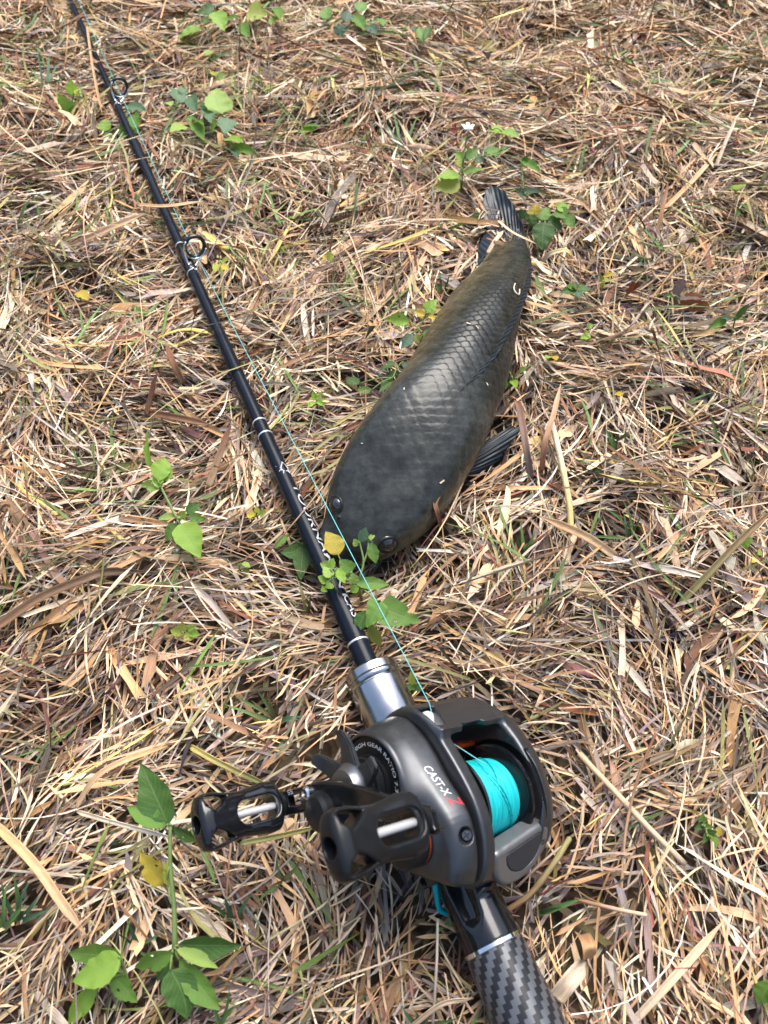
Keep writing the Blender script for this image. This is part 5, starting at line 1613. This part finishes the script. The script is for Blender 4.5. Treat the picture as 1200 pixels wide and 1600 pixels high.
def straw(label, pts, wpx, c0, c1=None, name='straw', cat='straw', tube_=False, width_m=None):
    P = np.array([at(*p) for p in pts])
    wd = wpx * mpp(pts[0][0], pts[0][1], pts[0][2]) if width_m is None else width_m
    c1 = c0 if c1 is None else c1
    n = 9 * (len(P) - 1)
    for p_, q_ in zip(P[:-1], P[1:]): LIES.append((p_, q_, wd * .5))
    q = smooth_path(P, n)
    T = np.gradient(q, axis=0); T /= np.linalg.norm(T, axis=1)[:, None]
    rn = random.uniform(0, 300)
    if tube_:
        m = tube('straw', q, wd / 2 * (1 + .14 * np.exp(-((np.linspace(0, 1, n) - .45) / .03) ** 2)), 9)
        s = np.repeat(np.linspace(0, 1, n), 9)[:, None]
        ang = np.tile(np.arange(9), n)[:, None]
        Al = np.hstack([s * np.linalg.norm(P[-1] - P[0]) * 4, ang * .9 + rn, 0 * s])
    else:
        side = np.cross(T, [0, -.3, 1.0]); side /= np.linalg.norm(side, axis=1)[:, None]
        nm = np.cross(side, T)
        V = []; s_ = np.linspace(0, 1, n)
        wv = wd / 2 * np.clip(np.minimum(1, (1 - s_) * 5), .12, 1) * np.clip(s_ * 12 + .35, 0, 1)
        tw = np.linspace(random.uniform(-.5, .5), random.uniform(-.7, .7), n)
        for i in range(n):
            sv = side[i] * math.cos(tw[i]) + nm[i] * math.sin(tw[i]); nv = nm[i] * math.cos(tw[i]) - side[i] * math.sin(tw[i])
            for k in (-1, -.5, 0, .5, 1): V.append(q[i] + sv * wv[i] * k + nv * wv[i] * .5 * k * k)
        m = py_mesh('straw', V, [tuple(map(int, f)) for f in grid_faces(n, 5)])
        s = np.repeat(s_, 5)[:, None]
        Al = np.hstack([s * np.linalg.norm(P[-1] - P[0]) * 4, np.tile(np.array([-1, -.5, 0, .5, 1]), n)[:, None] * wd * 550 + rn, 0 * s])
        bm = bmesh.new(); bm.from_mesh(m); bmesh.ops.solidify(bm, geom=bm.faces, thickness=.00025)
        bm.to_mesh(m); bm.free()
        k = len(m.vertices) // 2
        s = np.vstack([s, s]); Al = np.vstack([Al, Al])
    cc = np.array(STRAW[c0]) * (1 - s) + np.array(STRAW[c1]) * s
    if len(cc) != len(m.vertices): cc = np.resize(cc, (len(m.vertices), 3)); Al = np.resize(Al, (len(m.vertices), 3))
    m.polygons.foreach_set('use_smooth', [True] * len(m.polygons))
    point_attr(m, 'tint', 'FLOAT_COLOR', np.hstack([cc, np.ones((len(cc), 1))])); point_attr(m, 'along', 'FLOAT_VECTOR', Al)
    return tag(link(name, m, M['straw']), label, cat, {'straw': 'loose straws lying on top', 'dead blade': 'dead brown blades standing or lying in the litter', 'stalk': 'long dry stalks on the litter'}.get(cat))


straw('pale jointed stalk bent downward at the right of the fish', [(862, 660, .018), (872, 700, .020), (882, 745, .018), (890, 790, .016), (892, 832, .012)], 9, 'white', 'yellow', 'stalk', 'stalk', True)
straw('long dark brown blade lying across the left edge', [(-12, 985, .016), (60, 935, .024), (130, 905, .026), (170, 893, .022), (238, 894, .016)], 13, 'brown', 'dark', 'dead_blade', 'dead blade')
straw('upright rust brown blade left of the rod', [(230, 650, .008), (238, 620, .020), (246, 582, .036)], 14, 'brown', 'red', 'dead_blade', 'dead blade')
straw('maroon blade lying flat beside the upright rust brown blade', [(235, 645, .014), (275, 652, .018), (330, 664, .014)], 10, 'red', 'brown', 'dead_blade', 'dead blade')
straw('rusty split blade standing right of the bright seedling', [(325, 762, .010), (342, 715, .022), (362, 660, .036)], 10, 'tan', 'red', 'dead_blade', 'dead blade')
straw('narrow rust red blade leaning left of the rod', [(288, 600, .010), (272, 570, .022), (258, 536, .030)], 9, 'brown', 'red', 'dead_blade', 'dead blade')
straw('small red blade curling against the cheek of the fish', [(690, 830, .016), (684, 805, .036), (680, 785, .042), (690, 765, .044), (697, 748, .046)], 7, 'red', 'brown', 'dead_blade', 'dead blade')
straw('brown twisted blade standing right of the pectoral fin', [(830, 748, .008), (822, 700, .026), (812, 640, .034), (806, 625, .036)], 10, 'greydark', 'red', 'dead_blade', 'dead blade')
straw('purplish blade leaning over the pale jointed stalk', [(846, 738, .010), (852, 690, .026), (866, 645, .030), (876, 600, .030)], 8, 'red', 'tan', 'dead_blade', 'dead blade')
straw('long olive brown blade rising at the right edge', [(1060, 945, .008), (1105, 898, .022), (1160, 840, .034), (1215, 790, .040)], 10, 'olive', 'brown', 'dead_blade', 'dead blade')
straw('orange tinged blade pointing up left in the right half', [(965, 872, .010), (915, 838, .018), (842, 806, .022)], 12, 'tan', 'orange', 'dead_blade', 'dead blade')
straw('reddish blade lying in front of the grey green cluster', [(468, 242, .018), (430, 246, .022), (378, 263, .020)], 8, 'red', 'orange', 'dead_blade', 'dead blade')
straw('long straw lying over the left flank of the fish', [(518, 668, .012), (560, 642, .022), (605, 622, .038), (640, 608, .050)], 5, 'yellow', 'pale')
straw('short straw crossing the base of the tail fin', [(778, 345, .030), (802, 364, .031), (838, 381, .032)], 4, 'pale', 'tan')
straw('brown straw lying along the tail stalk', [(760, 372, .026), (775, 378, .031), (788, 384, .032)], 3, 'brown', 'brown')
straw('pale straw along the lower edge of the tail stalk', [(762, 396, .026), (774, 376, .030), (787, 360, .028)], 6, 'tan', 'pale')
straw('bent yellow straw beside the dorsal edge of the fish tail', [(848, 408, .016), (862, 396, .024), (884, 392, .026), (896, 404, .020)], 7, 'pale', 'yellow')
straw('little white curled fibre stuck on the back of the fish', [(805, 443, .050), (803, 450, .052), (806, 457, .053), (811, 460, .052), (812, 452, .052)], 2.0, 'white', 'white', 'fibre', 'fibre', True)
straw('long tan blade running up from the lower left edge', [(-10, 1285, .020), (50, 1345, .026), (90, 1400, .024), (136, 1464, .016)], 13, 'orange', 'tan', 'dead_blade', 'dead blade')
straw('bent straw arching over the litter at the left above the tall weed', [(118, 1265, .014), (150, 1215, .026), (200, 1186, .030), (262, 1166, .022)], 9, 'tan', 'orange')
straw('pale straw lying across the stem of the tall weed', [(120, 1268, .016), (190, 1288, .020), (274, 1310, .022)], 7, 'pale', 'white')
straw('yellow stem passing under the crank arm', [(295, 1165, .014), (350, 1195, .018), (430, 1232, .012)], 9, 'yellow', 'olive')
straw('olive stem lying beneath the far crank knob', [(375, 1318, .010), (440, 1305, .014), (500, 1290, .012)], 8, 'olive', 'yellow')
straw('broad grey brown flake of bark like straw right of the carbon grip', [(866, 1560, .012), (890, 1530, .018), (914, 1502, .012)], 26, 'pale', 'grey', 'dead_blade', 'dead blade')
straw('broad curled brown husk right of the reel seat', [(908, 1460, .012), (918, 1480, .020), (915, 1500, .012)], 24, 'brown', 'orange', 'dead_blade', 'dead blade')
straw('long pinkish grass stem rising right of the reel', [(970, 1400, .008), (975, 1320, .020), (985, 1260, .026), (1002, 1200, .034), (1025, 1145, .040)], 4.5, 'tan', 'red', 'stalk', 'stalk', True)
straw('thick pale stem slanting to the lower right of the reel', [(905, 1178, .014), (960, 1236, .020), (1010, 1290, .020), (1070, 1350, .012)], 9, 'tan', 'pale', 'stalk', 'stalk', True)
straw('pale broad blade pointing at the lower right corner', [(985, 1600, .012), (1050, 1530, .022), (1130, 1440, .024)], 12, 'pale', 'tan', 'dead_blade', 'dead blade')
straw('brown jointed stem lying right of the reel seat', [(790, 1424, .012), (830, 1395, .016), (868, 1345, .020), (890, 1310, .016)], 9, 'brown', 'olive', 'stalk', 'stalk', True)
straw('thin pink stem crossing the litter in the lower right', [(898, 1405, .014), (960, 1420, .022), (1010, 1430, .016)], 6, 'red', 'pale', 'stalk', 'stalk', True)
straw('straw lying over the rod between the two guides', [(215, 320, .022), (262, 322, .026), (318, 314, .020)], 5, 'orange', 'tan')
straw('brown blade tucked under the straw that crosses the rod', [(90, 395, .012), (160, 362, .022), (225, 334, .020)], 9, 'brown', 'tan', 'dead_blade', 'dead blade')
straw('tan blade lying over the rod above the second guide', [(136, 40, .012), (146, 110, .024), (160, 180, .018)], 3.5, 'tan', 'orange')
straw('thin fine stem crossing the rod beside the lettering', [(420, 862, .012), (465, 810, .024), (505, 760, .026)], 2.4, 'brown', 'tan', 'stalk', 'stalk', True)
straw('grey straw standing behind the loose teal cord', [(676, 1605, .014), (682, 1510, .022), (684, 1435, .022)], 4.5, 'greydark', 'white', 'stalk', 'stalk', True)
straw('tan blade curving along the bottom beside the carbon grip', [(640, 1605, .014), (690, 1568, .022), (740, 1560, .018)], 9, 'tan', 'pale', 'dead_blade', 'dead blade')
straw('pale blade pointing up in the top right corner', [(1118, 260, .012), (1136, 215, .024), (1152, 180, .032)], 6, 'pale', 'white', 'dead_blade', 'dead blade')
straw('long tan blade slanting at the right edge below the top corner', [(1030, 335, .012), (1080, 285, .020), (1120, 240, .020)], 7, 'orange', 'tan', 'dead_blade', 'dead blade')
straw('dark spiky blade by the small green leaves at the far right', [(1178, 318, .010), (1188, 290, .026), (1202, 262, .036)], 6, 'olive', 'dark', 'dead_blade', 'dead blade')
straw('rust red spike standing in the top right quarter', [(984, 275, .010), (974, 240, .024), (962, 190, .036)], 5, 'red', 'brown', 'dead_blade', 'dead blade')
straw('twisted brown blade standing above the right hand middle', [(1026, 370, .010), (1034, 330, .024), (1044, 285, .034)], 6, 'orange', 'red', 'dead_blade', 'dead blade')

# crumbs of dry grass stuck to the wet fish
cv = []; cf = []
for (px, py) in ((566, 694), (690, 752), (632, 608), (732, 506), (760, 600), (745, 512)):
    p, n_ = fish_hit(px, py)
    t1 = np.cross(n_, rng.normal(0, 1, 3)); t1 /= np.linalg.norm(t1); t2 = np.cross(n_, t1)
    a_, b_ = rng.uniform(.0006, .0018), rng.uniform(.0002, .0006)
    k0 = len(cv)
    for dz in (.0002, .0008):
        for (u_, v_) in ((-1, -.6), (1, -1), (.8, .9), (-.9, 1)): cv.append(p + n_ * dz + t1 * a_ * u_ + t2 * b_ * v_)
    cf += [(k0 + 4, k0 + 5, k0 + 6, k0 + 7), (k0 + 3, k0 + 2, k0 + 1, k0), (k0, k0 + 1, k0 + 5, k0 + 4), (k0 + 1, k0 + 2, k0 + 6, k0 + 5), (k0 + 2, k0 + 3, k0 + 7, k0 + 6), (k0 + 3, k0, k0 + 4, k0 + 7)]
cm_ = py_mesh('grass_crumbs', cv, cf, False)
point_attr(cm_, 'tint', 'FLOAT_COLOR', np.tile([*STRAW['pale'], 1], (len(cv), 1))); point_attr(cm_, 'along', 'FLOAT_VECTOR', np.array(cv) * 40)
tag(link('grass_crumbs', cm_, M['straw']), 'crumbs of dry grass stuck to the wet back of the fish', 'grass crumbs', None, 'stuff')
# ------------------------------------------------------------------ matted litter of dry grass, laid last so that it settles round everything
LITTER = []


def scatter(n, region, Lr, Wr, weights, zr=(0, 1), pitch=.10, rolls=.5, nseg=4, taper=0.5, sagr=.06, fold=.25, ends=True, spread=.55, weights2=None, upright=None, curve=.32, where=None):
    x, y = positions(n, region)
    if where is not None:
        k_ = rng.random(len(x)) < where(x, y); x = x[k_]; y = y[k_]
    n = len(x)
    th = (vnoise(x, y, 31, .13) - .5) * 5.0 + (vnoise(x, y, 32, .045) - .5) * 3.6 + rng.normal(0, spread, n) + rng.integers(0, 2, n) * math.pi
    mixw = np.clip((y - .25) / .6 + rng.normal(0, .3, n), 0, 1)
    L = (1 + .45 * np.clip(y / .9, 0, 1)) * Lr[0] * (Lr[1] / Lr[0]) ** rng.beta(1.3, 1.8, n)
    Wd = (1 + .45 * np.clip(y / .9, 0, 1)) * Wr[0] * (Wr[1] / Wr[0]) ** rng.beta(1.2, 1.8, n)
    z = top_h(x, y) * rng.uniform(zr[0], zr[1], n)
    p = rng.normal(0, pitch, n)
    if upright is not None:
        p = rng.uniform(upright[0], upright[1], n)
        z = .004 + .5 * np.sin(p) * L
    c0 = pick_cols(n, weights)
    c0 = c0 * (.68 + .75 * vnoise(x, y, 71, .045) ** 1.2)[:, None]
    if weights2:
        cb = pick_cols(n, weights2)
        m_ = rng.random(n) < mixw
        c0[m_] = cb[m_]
    c1 = np.clip(c0 * rng.normal(.95, .27, (n, 1)) + rng.normal(0, .02, (n, 3)), .015, .8)
    tp = np.where(rng.random(n) < taper, 1, -1)
    V, c, al = make_blades(x, y, z, th, L, Wd, p, rng.normal(0, rolls, n), rng.normal(0, curve, n), rng.normal(.0, sagr, n), tp, c0, c1, nseg, rng.normal(0, fold, n) + .1, ends)
    k = cull(V)
    LITTER.append((V[k], c[k], al[k], nseg))


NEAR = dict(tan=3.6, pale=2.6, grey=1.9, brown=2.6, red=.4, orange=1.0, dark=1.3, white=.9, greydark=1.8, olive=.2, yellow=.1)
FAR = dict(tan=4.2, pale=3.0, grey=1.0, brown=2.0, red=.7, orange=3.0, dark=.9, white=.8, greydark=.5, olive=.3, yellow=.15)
LOW = dict(brown=3, dark=5, greydark=3, grey=1, tan=.5)  # bottom blades coloured darker to deepen the shade in the gaps
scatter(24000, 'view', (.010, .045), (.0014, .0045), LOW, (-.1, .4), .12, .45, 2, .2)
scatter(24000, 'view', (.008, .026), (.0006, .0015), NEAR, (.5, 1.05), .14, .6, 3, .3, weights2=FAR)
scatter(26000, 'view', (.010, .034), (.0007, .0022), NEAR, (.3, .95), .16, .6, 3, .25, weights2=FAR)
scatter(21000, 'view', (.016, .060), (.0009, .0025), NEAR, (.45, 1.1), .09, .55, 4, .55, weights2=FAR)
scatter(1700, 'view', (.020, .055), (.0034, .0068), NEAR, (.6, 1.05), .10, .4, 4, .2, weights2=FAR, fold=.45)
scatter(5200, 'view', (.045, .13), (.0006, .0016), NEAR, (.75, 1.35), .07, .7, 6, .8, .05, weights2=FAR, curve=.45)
scatter(900, 'view', (.03, .075), (.0016, .0036), dict(red=1.6, brown=3, orange=1), (.8, 1.2), .2, .6, 5, .9)
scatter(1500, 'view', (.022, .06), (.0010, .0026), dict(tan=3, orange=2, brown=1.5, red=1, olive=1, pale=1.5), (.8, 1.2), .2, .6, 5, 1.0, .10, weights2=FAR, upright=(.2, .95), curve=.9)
scatter(1500, 'view', (.03, .07), (.0014, .0032), dict(olive=2, green=2.2, yellow=.4), (.8, 1.2), .1, .6, 5, .95, .06)
scatter(6500, 'view', (.022, .06), (.0010, .0026), dict(olive=1.5, green=3, yellow=.3), (.8, 1.3), .25, .6, 5, 1.0, .08, where=lambda x, y: np.clip(.75 - 1.9 * (x + .22), .04, .8) * np.clip((y - .32) * 2.2, .03, .6) * (vnoise(x, y, 81, .07) > .48), curve=.6)
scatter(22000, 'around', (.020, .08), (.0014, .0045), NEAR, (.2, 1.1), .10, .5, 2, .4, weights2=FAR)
_c0 = 0
Vs = []; Fs = []; Cs = []; As = []
for V, c, al, ns in LITTER:
    n = len(V)
    Fs.append(blade_faces(n, ns) + _c0)
    Vs.append(V.reshape(-1, 3)); Cs.append(c.reshape(-1, 3)); As.append(al.reshape(-1, 3))
    _c0 += n * (ns + 1) * 3
Vs = np.vstack(Vs); Cs = np.clip(np.vstack(Cs), .01, .85)
lm = fast_mesh('dry_grass', Vs, np.vstack(Fs))
point_attr(lm, 'tint', 'FLOAT_COLOR', np.hstack([Cs, np.ones((len(Cs), 1))]))
point_attr(lm, 'along', 'FLOAT_VECTOR', np.vstack(As))
tag(link('dry_grass', lm, M['straw']), 'matted layer of dry cut grass covering the ground', 'dry grass', None, 'stuff')


# ------------------------------------------------------------------ unseen ring of trees, added to darken reflections near the horizon
tv = []; tf = []
tr_ = np.random.default_rng(5)
for k in range(46):
    a = k / 46 * 2 * math.pi + tr_.normal(0, .03); R = tr_.uniform(17, 24); H_ = tr_.uniform(6.5, 10.5)
    c = np.array([R * math.sin(a), R * math.cos(a), 0])
    for q in range(520):
        u = tr_.normal(0, 1, 3); u /= np.linalg.norm(u)
        p = c + np.array([1.9, 1.9, H_ * .48]) * u * tr_.uniform(.45, 1.0) ** .5 + np.array([0, 0, H_ * .52])
        e1, e2 = tr_.normal(0, .3, (2, 3))
        b0 = len(tv); tv += [p - e1, p + e2, p + e1, p - e2]; tf.append((b0, b0 + 1, b0 + 2, b0 + 3))
M['added_leaf'] = mat('added_foliage', (.045, .075, .022), .6, 0, .2, 0, .1, None, (1.5, .5))
tag(link('added_tree_ring', fast_mesh('added_tree_ring', np.array(tv), np.array(tf), False), M['added_leaf']), 'unseen belt of trees added to give dark reflections', 'trees', None, 'stuff')
